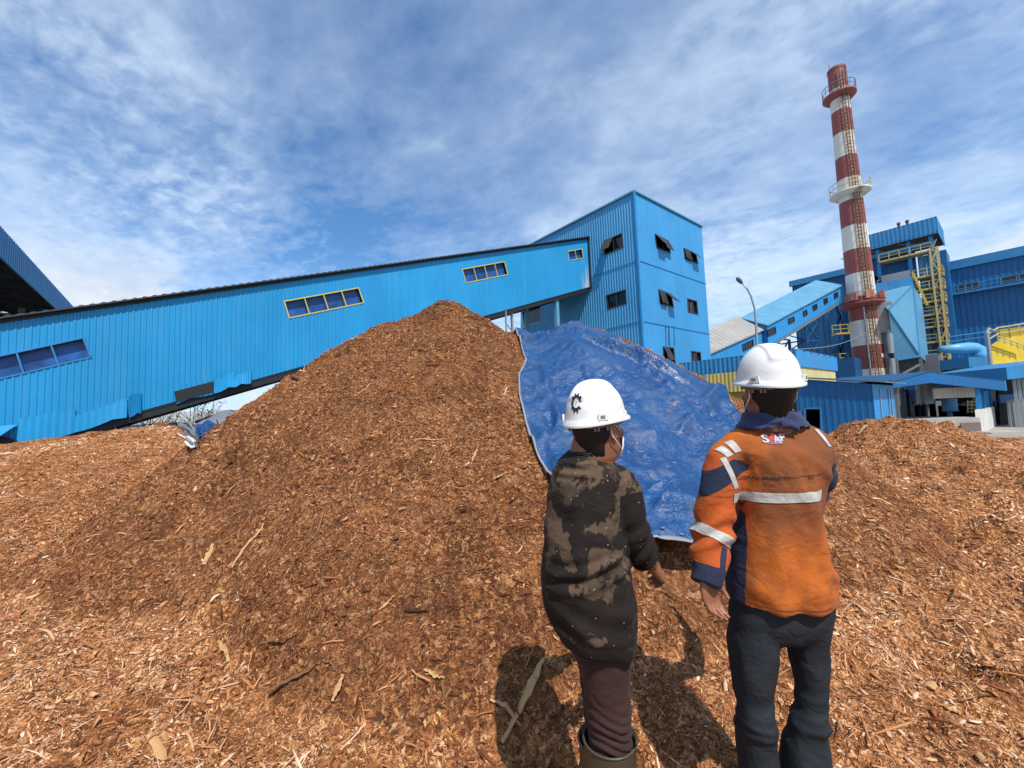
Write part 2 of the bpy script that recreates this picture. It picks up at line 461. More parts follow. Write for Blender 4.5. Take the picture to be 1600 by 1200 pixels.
def corr(mb, P0, s, n, s0, s1, zt, zb, pitch=.2, dep=.03, th=.06):
    """profiled cladding as a closed solid: s along the wall, n outward, zt/zb heights as functions of s"""
    zt_ = zt if callable(zt) else (lambda q: zt); zb_ = zb if callable(zb) else (lambda q: zb)
    ss = []; q = s0
    while q < s1-1e-6:
        for f, o in ((0, 0), (.45, 0), (.58, 1), (.87, 1)):
            if q+f*pitch < s1: ss.append((q+f*pitch, o*dep))
        q += pitch
    ss.append((s1, 0))
    P0 = np.asarray(P0, float).copy(); P0[2] = 0
    rings = []
    for a, o in ss:
        b = P0+s*a
        rings.append([b+n*o+UP*zb_(a), b+n*o+UP*zt_(a), b-n*th+UP*zt_(a), b-n*th+UP*zb_(a)])
    mb.loft(rings)
def window(parent, quad, n, mat_f, mat_p, cut=None, panes=1, fw=.06, recess=.10, proud=.035, label=None, sashes=None):
    """quad TL,TR,BR,BL on the wall plane; a real opening with frame, mullions and set-back panes"""
    TL, TR, BR, BL = [np.asarray(q, float) for q in quad]
    n = np.asarray(n, float)
    if cut is not None: cut.prism([q-n*.3 for q in (TL, TR, BR, BL)], n*.6)
    m = MB()
    fwd = n*proud
    def fb(a, b): m.bar(a+fwd*.2, b+fwd*.2, fw, proud*2+.02, up=n)
    cr = np.cross(TR-TL, BL-TL); cr /= np.linalg.norm(cr)
    e = (TR-TL)/np.linalg.norm(TR-TL)*fw/2
    fb(TL-e, TR+e); fb(BL-e, BR+e); fb(TL, BL); fb(TR, BR)
    for k in range(1, panes):
        f = k/panes; a, b = TL+(TR-TL)*f, BL+(BR-BL)*f
        m.bar(a, b, fw*.9, .05, up=n)
    fr = m.build('window', mat_f, parent)
    if label: fr['label'] = label
    for k in range(panes):
        f0, f1 = k/panes, (k+1)/panes
        q = [TL+(TR-TL)*f0, TL+(TR-TL)*f1, BL+(BR-BL)*f1, BL+(BR-BL)*f0]
        if sashes is not None and sashes[k] > 0:
            w_ = sashes[k]; hh = np.linalg.norm(q[3]-q[0])
            dn = q[3]-q[0]; low = lambda top: top+dn*math.cos(w_)+n*hh*math.sin(w_)
            a, b = q[0]+n*.04, q[1]+n*.04
            s_ = MB().prism([a, b, low(b), low(a)], n*.025).build('sash', M['sash'], fr)
        else:
            MB().prism([p-n*recess for p in q], -n*.02).build('pane', mat_p, fr)
    return fr
def quad_on(pts, P0, n): return [on(x, y, P0, n) for x, y in pts]

# --- transfer tower
CT = at(998, 420, 28.75); CT[2] = 0
PT_top = at(998, 299, 28.75)[2]
nR, nL = -D2, -D1                                   # outward normals of the right and left face
def s_of(p, P0, d): return float(np.dot(np.asarray(p)-P0, d))
wR = s_of(on(1103, 450, CT, nR), CT, D1); wL = 13.0
tower = empty('transfer_tower', (CT+D1*wR/2+D2*wL/2)+UP*YARD, 'tall square blue metal tower at the upper end of the long gallery', 'tower')
t = NT('tower_side'); o = t.coord()
def gallery_mat(name, col, stain=False, origin=None):
    t = NT(name); o = t.coord()
    n1 = t.noise(o, .25, 5, .6)
    base = t.mix(t.ramp(n1, [(.3, 0), (.7, 1)]), sc(col, .9), sc(col, 1.1))
    st = t.noise(t.mapping(o, (4, 4, .15)), 1.0, 5, .65)
    base = t.mix(t.ramp(st, [(.5, 0), (.8, .4)]), base, (.10, .30, .50))
    sheet = t.node('ShaderNodeTexVoronoi'); sheet.inputs['Scale'].default_value = 1; t.link(t.mapping(o, (.55, .55, .06)), sheet.inputs['Vector'])
    sv = t.node('ShaderNodeSeparateColor'); t.link(sheet.outputs['Color'], sv.inputs[0])
    base = t.mix(t.math('MULTIPLY', sv.outputs[0], .20), base, sc(col, .55))
    if stain:
        f = t.attr('stain'); nz = t.noise(t.mapping(o, (3, 3, .5)), 1.2, 6, .7)
        mk = t.ramp(t.math('ADD', f, t.math('MULTIPLY', t.math('SUBTRACT', nz, .5), .9)), [(.48, 0), (.8, .85)])
        base = t.mix(mk, base, (.42, .43, .42))
    gr = t.noise(o, 5, 4, .7)
    base = t.mix(t.ramp(gr, [(.6, 0), (.8, .3)]), base, sc(col, .5))
    return t.out(base, t.ramp(n1, [(.3, .38), (.7, .55)]), t.bump(t.noise(o, 2.2, 3), .15, .03), spec=.4)
M['gallery'] = gallery_mat('gallery_cladding', (.010, .255, .53), True)
M['tower_lit'] = gallery_mat('tower_cladding', (.040, .265, .54))
M['tower_side'] = gallery_mat('tower_side_cladding', (.050, .265, .50))  # copy of the tower paint, toned for its less lit side
wm, cut = MB(), MB()
corr(wm, CT, D1, nR, 0, wR, PT_top, YARD, .30, .022)
winR = [([(1023, 366), (1044, 377), (1047, 395), (1026, 387)], (.62, .35)), ([(1068, 388), (1087, 397), (1090, 412), (1070, 404)], (.15, .75)),
        ([(1029, 453), (1048, 460), (1052, 480), (1031, 474)], (.2, .7)), ([(1074, 467), (1088, 471), (1090, 491), (1075, 487)], None),
        ([(1036, 542), (1052, 544), (1055, 570), (1037, 566)], (.45, 0)), ([(1080, 549), (1094, 551), (1095, 566), (1081, 563)], None)]
for q, sh in winR: window(tower, quad_on(q, CT, nR), nR, M['sash'], M['glass_dark'], cut, 2, .09, .12, .03, sashes=sh)
for x0 in (1039, 1044, 1052):                      # dark slots above the lowest window
    q = quad_on([(x0, 509), (x0+1.6, 509.5), (x0+2.6, 541), (x0+.6, 540.5)], CT, nR); cut.prism([p-nR*.2 for p in q], nR*.5)
link_mesh('lit_wall', carve(wm, cut, 'lit_wall'), M['tower_lit'], tower)
wm, cut = MB(), MB()
corr(wm, CT, D2, nL, 0.0, wL, PT_top-.02, YARD, .24, .035)
for q, sh in [([(944, 377), (972, 365), (974, 386), (945, 398)], (.55, 0)), ([(948, 462), (978, 453), (979, 474), (950, 483)], None)]:
    window(tower, quad_on(q, CT, nL), nL, M['sash'], M['glass_dark'], cut, 2, .09, .12, .03, sashes=sh)
window(tower, quad_on([(815, 487), (846, 476), (846, 503), (815, 512)], CT, nL), nL, M['blue_pale'], M['glass_dark'], cut, 1, .16, .2, .04)
link_mesh('side_wall', carve(wm, cut, 'side_wall'), M['tower_side'], tower)
MB().box(CT+D1*wR/2+D2*wL+UP*(PT_top+YARD)/2, D1*wR/2, D2*.05, UP*((PT_top-YARD)/2-.01)).build('back_wall', M['blue_mid'], tower)
MB().box(CT+D1*(wR)+D2*wL/2+UP*(PT_top+YARD)/2, D1*.05, D2*(wL/2-.1), UP*((PT_top-YARD)/2-.02)).build('far_wall', M['blue_mid'], tower)
for zpx in (410, 502.5):                            # flashing lines between the cladding lifts
    z = on(1006, zpx, CT, nR)[2]
    m = MB().bar(CT+nR*.035+D1*-.05+UP*z, CT+nR*.035+D1*wR+UP*z, .03, .045)
    m.bar(CT+nL*.05-D2*.02+UP*z, CT+nL*.05+D2*wL+UP*z, .03, .045).build('flashing', M['blue_mid'], tower)
m = MB(); e = .10
for a, b in ((CT+nR*.05+nL*.06, CT+nR*.05+D1*(wR+.05)), (CT+nL*.06, CT+nL*.06+D2*wL), (CT+D1*wR, CT+D1*wR+D2*wL), (CT+D2*wL, CT+D2*wL+D1*wR)):
    m.bar(a+UP*(PT_top+.02), b+UP*(PT_top+.02), .16, .12)
m.build('coping', M['blue_pale'], tower)
m = MB().bar(CT+nR*.03+nL*.04+UP*YARD, CT+nR*.03+nL*.04+UP*(PT_top-.05), .14, .14, up=D1); m.build('corner_trim', M['blue'], tower)
MB().prism([CT+UP*(PT_top-.1), CT+D1*wR+UP*(PT_top-.1), CT+D1*wR+D2*wL+UP*(PT_top-.1), CT+D2*wL+UP*(PT_top-.1)], UP*.06).build('roof', M['roof_dark'], tower)

# --- inclined conveyor gallery
PE = on(920, 400, CT, nL); PE = PE+nL*.02
G0 = PE.copy(); G0[2] = 0
def gpt(px, py): return on(px, py, G0, nR)
def gs(px, py): p = gpt(px, py); return s_of(p, G0, D1), p[2]
def lin(a, b):
    (sa, za), (sb, zb) = a, b
    return lambda s: za+(zb-za)*(s-sa)/(sb-sa)
g_top = lin(gs(85, 487), gs(918, 371)); g_bot = lin(gs(40, 692), gs(918, 449))
S0 = gs(-110, 600)[0]; GW = 3.9
slope = (g_top(0)-g_top(-10))/10
gal = empty('conveyor_gallery', G0+D1*S0+UP*YARD, 'long inclined blue corrugated gallery rising from the left to the tower', 'conveyor gallery')
wm, cut = MB(), MB()
corr(wm, G0, D1, nR, S0, -.02, lambda s: g_top(s)-.05, g_bot, .17, .020)
TARP_P = paint('window_tarp', (.012, .075, .26), .35, .5, 1.8, streak=False)
for q, k, mf in [([(-95, 577), (130, 528), (142, 558), (-85, 612)], 4, M['blue_mid']), ([(444, 471), (560, 450), (568, 473), (452, 497)], 4, M['yellow']),
                 ([(722, 421), (788, 409), (793, 429), (728, 442)], 4, M['yellow']), ([(887, 393), (909, 389), (911, 403), (890, 407)], 2, M['yellow'])]:
    window(gal, quad_on(q, G0, nR), nR, mf, TARP_P, cut, k, .048, .20, .02)
me = carve(wm, cut, 'cladding')
vs = np.array([v.co[:] for v in me.vertices]); sv_ = (vs-G0)@D1
tt = (vs[:, 2]-np.array([g_bot(q) for q in sv_]))/3.6
fattr(me, 'stain', np.clip(1.25-np.abs(sv_)/1.6, 0, 1)*np.clip(1.05-np.abs(tt-.28)*1.1, 0, 1)*1.1)
link_mesh('cladding', me, M['gallery'], gal)
sl = lambda s, z: G0+D1*s+UP*z
wm = MB(); corr(wm, G0+D2*GW, D1, D2, S0, -.02, lambda s: g_top(s)-.05, g_bot, .42, .035); wm.build('rear_cladding', M['blue_mid'], gal)
MB().prism([sl(S0, g_bot(S0)-.08), sl(-.02, g_bot(0)-.08), sl(-.02, g_bot(0)-.02), sl(S0, g_bot(S0)-.02)], D2*GW).build('floor', M['black'], gal)
m = MB()
for d in (.10, GW-.1): m.bar(sl(S0, g_bot(S0)-.17)+D2*d, sl(-.02, g_bot(0)-.17)+D2*d, .16, .30)
q = S0+.8
while q < -1:
    m.bar(sl(q, g_bot(q)-.16)+D2*.1, sl(q, g_bot(q)-.16)+D2*(GW-.1), .10, .16); q += 2.2
m.build('beam', M['black'], gal)
# ribbed roof sheet with a ragged dark eave
rr_ = MB(); rings = []
q = S0-.1; k = 0
while q < 0:
    for f, o in ((0, 0), (.12, .0), (.16, .028), (.24, .028)):
        a = min(q+f, -.01)
        rings.append([sl(a, g_top(a)+.02+o)-D2*.24, sl(a, g_top(a)+.35+o)+D2*GW/2, sl(a, g_top(a)+.02+o)+D2*(GW+.24), sl(a, g_top(a)-.03)+D2*(GW+.24), sl(a, g_top(a)+.28)+D2*GW/2, sl(a, g_top(a)-.03)-D2*.24])
    q += .28
rr_.loft(rings).build('roof', M['roof_dark'], gal)
m = MB().bar(sl(S0, g_top(S0)-.06)-D2*.06, sl(-.02, g_top(0)-.06)-D2*.06, .05, .14); m.build('eave_beam', M['black'], gal)
MB().bar(sl(-.03, g_bot(0)-.2)-D2*.05, sl(-.03, g_top(0)+.05)-D2*.05, .12, .16, up=D1).build('end_trim', M['black'], gal)
def leg(px, mat, w_):
    s_ = gs(px, 560)[0]
    for d in (.25, GW-.25):
        b = sl(s_, YARD)+D2*d
        MB().bar(b, sl(s_, g_bot(s_)-.15)+D2*d, w_, w_, up=D1).build('leg', mat, gal)
leg(877, M['blue_pale'], .28); leg(806, M['galv'], .14); leg(620, M['steel_grey'], .3); leg(96, M['black'], .26)
s_a, s_b = gs(806, 500)[0], gs(798, 500)[0]
MB().bar(sl(s_a, g_bot(s_a)-2.1), sl(s_b-.5, g_bot(s_b)-.9), .06, .06).bar(sl(s_b-.4, YARD), sl(s_b-.4, g_bot(s_b)-.2), .08, .08, up=D1).build('brace', M['galv'], gal)
# loose and buckled sheets at the lower edge
def loose(px0, px1, h0, h1, tilt, seed):
    s0, s1 = gs(px0, 600)[0], gs(px1, 600)[0]; rg = []
    n_ = 14
    for i in range(n_+1):
        f = i/n_; a = s0+(s1-s0)*f; rib = .03*(1 if i % 2 else 0)
        b0 = g_bot(a)-.03; out_ = tilt*(.35+.65*f if seed % 2 else 1-.65*f)
        low = sl(a, b0-.10*abs(math.sin(f*3+seed)))+nR*(.05+out_+rib); top = sl(a, b0+h0+(h1-h0)*f)+nR*(.045+rib)
        rg.append([low, top, top-nR*.015, low-nR*.015])
    MB().loft(rg).build('loose_sheet', M['gallery'], gal)
loose(276, 334, .62, .55, -.02, 2); loose(334, 366, .42, .62, .20, 1); loose(366, 392, .42, .5, .26, 2); loose(203, 222, .75, .7, .05, 1); loose(33, 120, .9, .75, .08, 2); loose(120, 200, .5, .65, .10, 1)
q = [gpt(272, 612), gpt(333, 596), gpt(335, 612), gpt(310, 618), gpt(275, 628)]
MB().prism([p+nR*.075 for p in q], nR*.02).build('dark_panel', M['black'], gal)
q = [gpt(-40, 684), gpt(0, 680), gpt(33, 690), gpt(33, 705), gpt(-40, 720)]
MB().prism([p+nR*.045 for p in q], nR*.02).build('dark_panel', M['black'], gal)  # black plate paints the darkness of the opening below the gallery
a, b = gpt(-60, 672)+nR*.05, gpt(28, 664)+nR*.05
MB().prism([a, b, gpt(8, 682)+nR*.55, gpt(-60, 694)+nR*.55], UP*.02).build('loose_sheet', M['blue'], gal)

# --- storage shed at far left
E0 = at(0, 353, 18.6)
dv = ray(85, 488)
# eave runs along D2 through E0
shed = empty('storage_shed', (E0[0]-8, E0[1]+6, YARD), 'big open blue shed with a dark underside, its roof corner at the left', 'shed')
zE = E0[2]; e0, e1 = E0-D2*8, E0+D2*26
fh = zE-at(0, 399, 18.6)[2]
wm = MB(); corr(wm, e0, D2, D1, 0, 34, zE, zE-fh, .34, .03); wm.build('fascia', M['blue_mid'], shed)
bk = -D1*30+UP*5.0
MB().prism([e0-D1*.1+UP*.02, e1-D1*.1+UP*.02, e1+bk, e0+bk], UP*.08).build('roof', M['roof_dark'], shed)
m = MB()
for k in range(9):
    p = e0+D2*(1+k*4.0)-D1*.4; p2 = p-D1*28+UP*4.5
    m.bar(p+UP*-.5, p2+UP*-.5, .12, .35); m.bar(p+UP*-1.2, p2+UP*-1.6, .1, .15)
    for j in range(14):
        f, g = j/14, (j+.5)/14
        m.bar(p+(p2-p)*f-UP*.6, p+(p2-p)*g-UP*1.45, .06)
for j in range(8): m.bar(e0-D1*(1+j*3.6)+UP*(.1+j*.58-.28), e1-D1*(1+j*3.6)+UP*(.1+j*.58-.28), .08, .2)
m.build('roof_truss', M['dark'], shed)  # near-black colour stands in for the shade under the roof
for k in range(5):
    p = e0+D2*(2+k*7.4)-D1*2.5; 
    if k == 1: continue
    MB().bar([p[0], p[1], YARD], [p[0], p[1], zE-.6], .3, .3, up=D1).build('column', M['steel_grey'], shed)
MB().box(E0-D1*29+D2*9+UP*((zE+4+YARD)/2-zE), D1*.05, D2*18, UP*((zE+4-YARD)/2)).build('wall', M['dark'], shed)  # this wall and the next are added to keep the shed interior dark
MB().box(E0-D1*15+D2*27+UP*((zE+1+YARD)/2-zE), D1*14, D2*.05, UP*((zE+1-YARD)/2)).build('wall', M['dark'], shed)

# --- low building with blue fascia and cream walls
CL = at(1242, 545, 21.0); zl = CL[2]; CLg = CL*np.array([1, 1, 0])
lb = empty('low_building', CLg+UP*YARD, 'low cream building with a deep blue corrugated fascia, behind the right-hand man', 'building')
sL = s_of(on(1030, 572, CLg, nL), CLg, D2); sR = s_of(on(1309, 575, CLg, nR), CLg, D1)
fz = at(1242, 572, 21.0)[2]
wm = MB(); corr(wm, CLg, D2, nL, 0, sL, zl, fz, .26, .03); wm.build('fascia', M['blue_mid'], lb)
wm = MB(); corr(wm, CLg, D1, nR, 0, sR, zl, fz, 1.2, .008); wm.build('fascia', M['blue'], lb)  # brighter blue than the other fascia, sunlight put into the colour
MB().bar(CLg+UP*fz+nR*.01+nL*.01, CLg+UP*zl+nR*.01+nL*.01, .08, .08, up=D1).build('corner_trim', M['blue'], lb)
I = CLg+D1*.5+D2*.5
MB().prism([CLg+UP*(zl-.08), CLg+D1*sR+UP*(zl-.08), CLg+D1*sR+D2*sL+UP*(zl-.08), CLg+D2*sL+UP*(zl-.08)], UP*.05).build('roof', M['roof_dark'], lb)
def wallslab(a, b, z0, z1, n_, th=.1): 
    return MB().prism([a+UP*z0, b+UP*z0, b+UP*z1, a+UP*z1], -n_*th)
wallslab(I+D2*.1, I+D2*(sL-.6), YARD, fz+.1, nL).build('wall', M['cream'], lb)
wallslab(CLg+D1*.5+D2*.06, CLg+D2*.06+D1*(sR-.4), YARD, fz+.03, nR).build('wall', M['cream_lit'], lb)
az = at(1140, 612, 22)[2]
pz = I+nL*.9
wm = MB(); corr(wm, I+nL*.85, D2, nL, .3, sL-1, fz-.02, az, .22, .03); wm.build('apron', M['cream'], lb)
MB().prism([I+D2*.3+UP*az, I+D2*.3+nL*.85+UP*az, I+D2*(sL-1)+nL*.85+UP*az, I+D2*(sL-1)+UP*az], UP*.03).build('soffit', M['dark'], lb)
p = on(1113, 590, I, nL)
MB().bar(I+nL*1.0+D2*s_of(p, I, D2)+UP*YARD, I+nL*1.0+D2*s_of(p, I, D2)+UP*(fz), .18, .1, up=D2).build('post', M['blue_mid'], lb)

# --- blue equipment shed
CB = at(1362, 600, 17.0); zb_ = CB[2]; CBg = CB*np.array([1, 1, 0])
DB, DR, nB, nBR = D2, D1, nL, nR
bs = empty('equipment_shed', CBg+UP*YARD, 'plain deep blue sheet-metal shed with a dark doorway, right of the orange jacket', 'shed')
sB = s_of(on(1244, 620, CBg, nB), CBg, DB); sBR = s_of(on(1399, 640, CBg, nBR), CBg, DR)
ztl = on(1245, 591, CBg, nB)[2]
ztf = lin((0, zb_), (sB, ztl))
wm, cut = MB(), MB()
corr(wm, CBg, DB, nB, 0, sB, ztf, YARD+.12, .24, .014)
q = quad_on([(1258, 638), (1283, 638), (1284, 684), (1258, 684)], CBg, nB)
cut.prism([p-nB*.3 for p in q], nB*.6)
m = MB()
for a, b in ((q[0], q[1]), (q[0], q[3]), (q[1], q[2])): m.bar(a+nB*.03, b+nB*.03, .07, .06, up=nB)
m.build('door_frame', M['blue_mid'], bs)
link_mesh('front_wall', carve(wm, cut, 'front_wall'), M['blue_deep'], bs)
wm = MB(); corr(wm, CBg, DR, nBR, 0, sBR, zb_, YARD+.12, .24, .014); wm.build('side_wall', M['blue'], bs)  # brighter blue than the front: sunlit and shaded faces set by colour
MB().box(CBg+DR*sBR+DB*sB/2+UP*1, DR*.04, DB*sB/2, UP*1.45).build('rear_wall', M['dark'], bs)
MB().box(CBg+DB*sB+DR*sBR/2+UP*1, DB*.04, DR*(sBR/2-.05), UP*1.45).build('end_wall', M['dark'], bs)
ov = lambda a, b: CBg+DB*a+DR*b
MB().prism([ov(-.45, -.18)+UP*(zb_+.03), ov(sB+.1, -.18)+UP*(ztl+.05), ov(sB+.1, sBR+.3)+UP*(ztl+.05), ov(-.45, sBR+.3)+UP*(zb_+.03)], UP*.05).build('roof', M['steel_grey'], bs)
MB().prism([ov(0, -.03)+UP*(YARD), ov(sB, -.03)+UP*YARD, ov(sB, sBR)+UP*YARD, ov(0, sBR)+UP*YARD], UP*.14).build('plinth', M['concrete'], bs)
for f in (.22, .62, .75):
    a = CBg+nBR*.04+DR*sBR*f
    MB().bar(a+UP*(YARD+.3), a+DR*.25+UP*(zb_-.2), .035, .03).build('brace', M['galv'], bs)
p = on(1316, 690, CBg, nB)+nB*.5
blk = MB().box([p[0], p[1], YARD+.22], DB*.42, nB*.2, UP*.22); o = blk.build('yellow_block', M['yellow']); tag(o, 'small yellow block at the foot of the blue shed', 'block')
# ------------------------------------------------------------------ power plant behind
M['lamp_box'] = plain('faded_red_box', (.45, .14, .09), .6)
M['rust'] = plain('rusty_steel', (.14, .06, .03), .8, .3)
def flat(p): return np.asarray(p, float)*np.array([1, 1, 0])
def rail(mb, pts, h=1.05, w=.05, step=1.5):
    """guard rail along a polyline of points on a deck"""
    for a, b in zip(pts[:-1], pts[1:]):
        a, b = np.asarray(a, float), np.asarray(b, float); L = np.linalg.norm(b-a); n_ = max(1, int(L/step))
        mb.bar(a+UP*h, b+UP*h, w); mb.bar(a+UP*h*.5, b+UP*h*.5, w*.8)
        for k in range(n_+1):
            p = a+(b-a)*k/n_; mb.bar(p, p+UP*h, w, w, up=D1)

# --- second gallery rising to the boiler
PA, PB = at(1100, 552, 40), at(1316, 446, 52)
g2 = flat(PB-PA); L2 = np.linalg.norm(g2); g2 /= L2; n2 = np.array([g2[1], -g2[0], 0]); n2 = n2 if n2[1] < 0 else -n2
PA0 = flat(PA)
def s2(px, py, off=0): p = on(px, py, PA0+n2*off, n2); return s_of(p, PA0, g2), p[2]
gal2 = empty('conveyor_gallery', PA0+UP*YARD, 'short pale blue gallery with a grey pitched roof climbing to the boiler house', 'conveyor gallery')
def seg(sa, sb, topf, botf, off, w_, rooffm, wallm, rise):
    wm = MB(); corr(wm, PA0+n2*off, g2, n2, sa, sb, topf, botf, .5, .03); wm.build('side_cladding', wallm, gal2)
    p = lambda s, z, d: PA0+n2*(off-d)+g2*s+UP*z
    m = MB(); rg = []; q = sa-.15
    while q < sb+.15:
        for f, o in ((0, 0), (.3, 0), (.36, .06), (.48, .06)):
            a = q+f; rg.append([p(a, topf(a)+.02+o, -.2), p(a, topf(a)+rise+o, w_/2), p(a, topf(a)+.02+o, w_+.2), p(a, topf(a)-.08, w_+.2), p(a, topf(a)+rise-.12, w_/2), p(a, topf(a)-.08, -.2)])
        q += .6
    m.loft(rg).build('roof', rooffm, gal2)
    m = MB()
    for a in (sa, sb):
        m.prism([p(a, botf(a), .04), p(a, topf(a), .04), p(a, topf(a)+rise-.05, w_/2), p(a, topf(a), w_), p(a, botf(a), w_)], g2*.05)
    m.prism([p(sa, botf(sa)-.1, 0), p(sb, botf(sb)-.1, 0), p(sb, botf(sb), 0), p(sa, botf(sa), 0)], -n2*w_)
    m.build('end_panel', M['blue_mid'], gal2)
    MB().bar(p(sa, botf(sa)-.25, .1), p(sb, botf(sb)-.25, .1), .2, .3).bar(p(sa, botf(sa)-.25, w_-.1), p(sb, botf(sb)-.25, w_-.1), .2, .3).build('beam', M['steel_grey'], gal2)
topA, botA = lin(s2(1111, 551), s2(1190, 516)), lin(s2(1111, 579), s2(1190, 545))
sAe = s2(1190, 520)[0]; seg(s2(1090, 550)[0], sAe, topA, botA, 0, 5.2, M['roof_grey'], M['blue'], 2.1)
topB, botB = lin(s2(1200, 507, .5), s2(1312, 447, .5)), lin(s2(1200, 540, .5), s2(1312, 470, .5))
sB0, sB1 = s2(1199, 520, .5)[0], s2(1313, 450, .5)[0]
seg(sB0, sB1, topB, botB, .5, 5.6, M['blue_pale'], M['blue'], 1.5)
for k, (x0, x1, y0, y1, n_) in enumerate([(1160, 1176, 539, 531, 4), (1199, 1211, 516, 511, 4), (1231, 1240, 499, 495, 3), (1255, 1260, 487, 484, 2), (1270, 1275.5, 478, 475, 2), (1287, 1292, 468, 465.5, 2), (1303, 1308, 459, 456.5, 2)]):
    off = .04 if k == 0 else .54
    h_ = 9 if k < 2 else 7
    window(gal2, [on(x, y, PA0+n2*off, n2) for x, y in ((x0, y0), (x1, y1), (x1+1, y1+h_), (x0+1, y0+h_))], n2, M['dark'], M['glass_dark'], None, n_, .09, .0, .04)
def trestle(px, w_, mat):
    s_, _ = s2(px, 520, .5); z1 = botB(s_)-.4; z0 = YARD
    c = [PA0+g2*(s_+a)-n2*d for a in (-w_, w_) for d in (-.3, 4.5)]
    m = MB()
    for q in c: m.bar(q+UP*z0, q+UP*z1, .24, .24, up=D1)
    n_ = max(2, int((z1-z0)/2.2))
    for i in range(n_):
        za, zb2 = z0+(z1-z0)*i/n_, z0+(z1-z0)*(i+1)/n_
        for a, b in ((0, 2), (1, 3), (0, 1)):
            m.bar(c[a]+UP*za, c[b]+UP*zb2, .12); m.bar(c[b]+UP*za, c[a]+UP*zb2, .12); m.bar(c[a]+UP*zb2, c[b]+UP*zb2, .14)
    m.build('trestle', mat, gal2)
trestle(1225, 1.2, M['black']); trestle(1272, 1.4, M['blue_navy'])

# --- boiler house: tall open steel building with canopy roof, annex and platforms
YB = 58
KB = at(1237, 440, 66); KBg = flat(KB)
bh = empty('boiler_house', KBg+UP*YARD, 'tall deep blue boiler house with a canopy roof and stacked yellow-railed platforms', 'boiler house')
sK = -s_of(on(1350, 420, KBg, nL), KBg, D2)
a_, b_ = KBg, KBg-D2*sK
wm = MB(); corr(wm, b_, D2, nL, 0, sK, KB[2]-.8, YARD, .6, .04); wm.build('annex_wall', M['blue_navy'], bh)
MB().bar(a_+nL*.15+UP*(KB[2]-.4)+D2*.3, b_+nL*.15+UP*(KB[2]-.4), .4, .9).build('fascia', M['blue_mid'], bh)
wm = MB(); corr(wm, a_, D1, D2, 0, 14, KB[2]-.8, YARD, .6, .04); wm.build('annex_wall', M['blue_navy'], bh)
MB().prism([a_+UP*(KB[2]-.3), b_+UP*(KB[2]-.3), b_+D1*14+UP*(KB[2]-.3), a_+D1*14+UP*(KB[2]-.3)], UP*.1).build('annex_roof', M['roof_dark'], bh)
# canopy box
KC = at(1463, 338, YB); KCg = flat(KC)
def onC(px, py): return on(px, py, KCg, nL)
zc1, zc0 = KC[2], onC(1467, 363)[2]
sC = s_of(onC(1340, 368), KCg, D2); dC = 8.5
q = [KCg, KCg+D2*sC, KCg+D2*sC+D1*dC, KCg+D1*dC]
wm = MB(); corr(wm, KCg, D2, nL, 0, sC, zc1, zc0, .5, .03); wm.build('canopy_fascia', M['blue_mid'], bh)
wm = MB(); corr(wm, KCg, D1, nR, 0, dC, zc1, zc0, .5, .03); wm.build('canopy_fascia', M['blue_mid'], bh)
MB().prism([p+UP*(zc0+.12) for p in q], UP*.12).prism([p+UP*(zc1-.1) for p in q], UP*.12).build('canopy_roof', M['dark'], bh)
for x in (1404, 1418):
    p = onC(x, 352); MB().tube([[p[0]+1.5, p[1]+1.5, zc1], [p[0]+1.5, p[1]+1.5, zc1+1.1]], .16, 8).tube([[p[0]+1.5, p[1]+1.5, zc1+1.0], [p[0]+1.5, p[1]+1.5, zc1+1.3]], [.24, .2], 8).build('roof_vent', M['rust'], bh)
# boiler block inside the frame
O = KCg+D1*2.2+D2*1.0
zb1 = zc0-1.4
wm = MB(); corr(wm, O, D2, nL, 1.8, sC, zb1, YARD, .8, .05); wm.build('casing', M['blue_deep'], bh)
wm = MB(); corr(wm, O, D1, nR, .0, 6.5, zb1+1, YARD, .8, .05); wm.build('casing', M['blue_navy'], bh)
for x in (1370, 1420, 1456):
    s_ = s_of(onC(x, 400), KCg, D2); MB().bar(KCg+D2*s_+D1*.9+UP*YARD, KCg+D2*s_+D1*.9+UP*zc0, .42, .42, up=D1).build('column', M['blue'], bh)
z = onC(1440, 372)[2]
MB().bar(KCg+D1*.9+D2*.5+UP*(zc0-1.0), KCg+D1*.9+D2*sC+UP*(zc0-1.0), .3, .6).build('beam', M['blue_mid'], bh)
for s_ in (2, 5.5, 9): MB().bar(KCg+D1*.9+D2*s_+UP*(zc0-.9), KCg+D1*1.0+D2*(s_+2.5)+UP*zc0, .14).build('brace', M['steel_grey'], bh)
M['rail'] = plain('weathered_cream_steel', (.50, .40, .17), .6, .3)
def platform(px0, px1, py, dep_=2.0, rail_h=1.05):
    s0_, s1_ = s_of(onC(px1, py), KCg, D2), s_of(onC(px0, py), KCg, D2); z = onC((px0+px1)/2, py)[2]
    a, b = KCg+D2*s0_-D1*.1, KCg+D2*s1_-D1*.1
    pf = MB().prism([a+UP*z, b+UP*z, b+D1*dep_+UP*z, a+D1*dep_+UP*z], UP*.22).build('platform', M['rail'], bh)
    m = MB(); rail(m, [b+UP*(z+.2), a+UP*(z+.2), a+D1*dep_+UP*(z+.2)], rail_h, .09, 1.1); m.build('railing', M['rail'], pf)
platform(1373, 1458, 401); platform(1372, 1420, 446)
for px0, px1, py in ((1426, 1474, 432), (1431, 1476, 452), (1437, 1478, 472), (1441, 1479, 492), (1444, 1481, 511), (1447, 1483, 535), (1450, 1484, 560), (1452, 1485, 583)):
    platform(px0, px1, py)
m = MB()
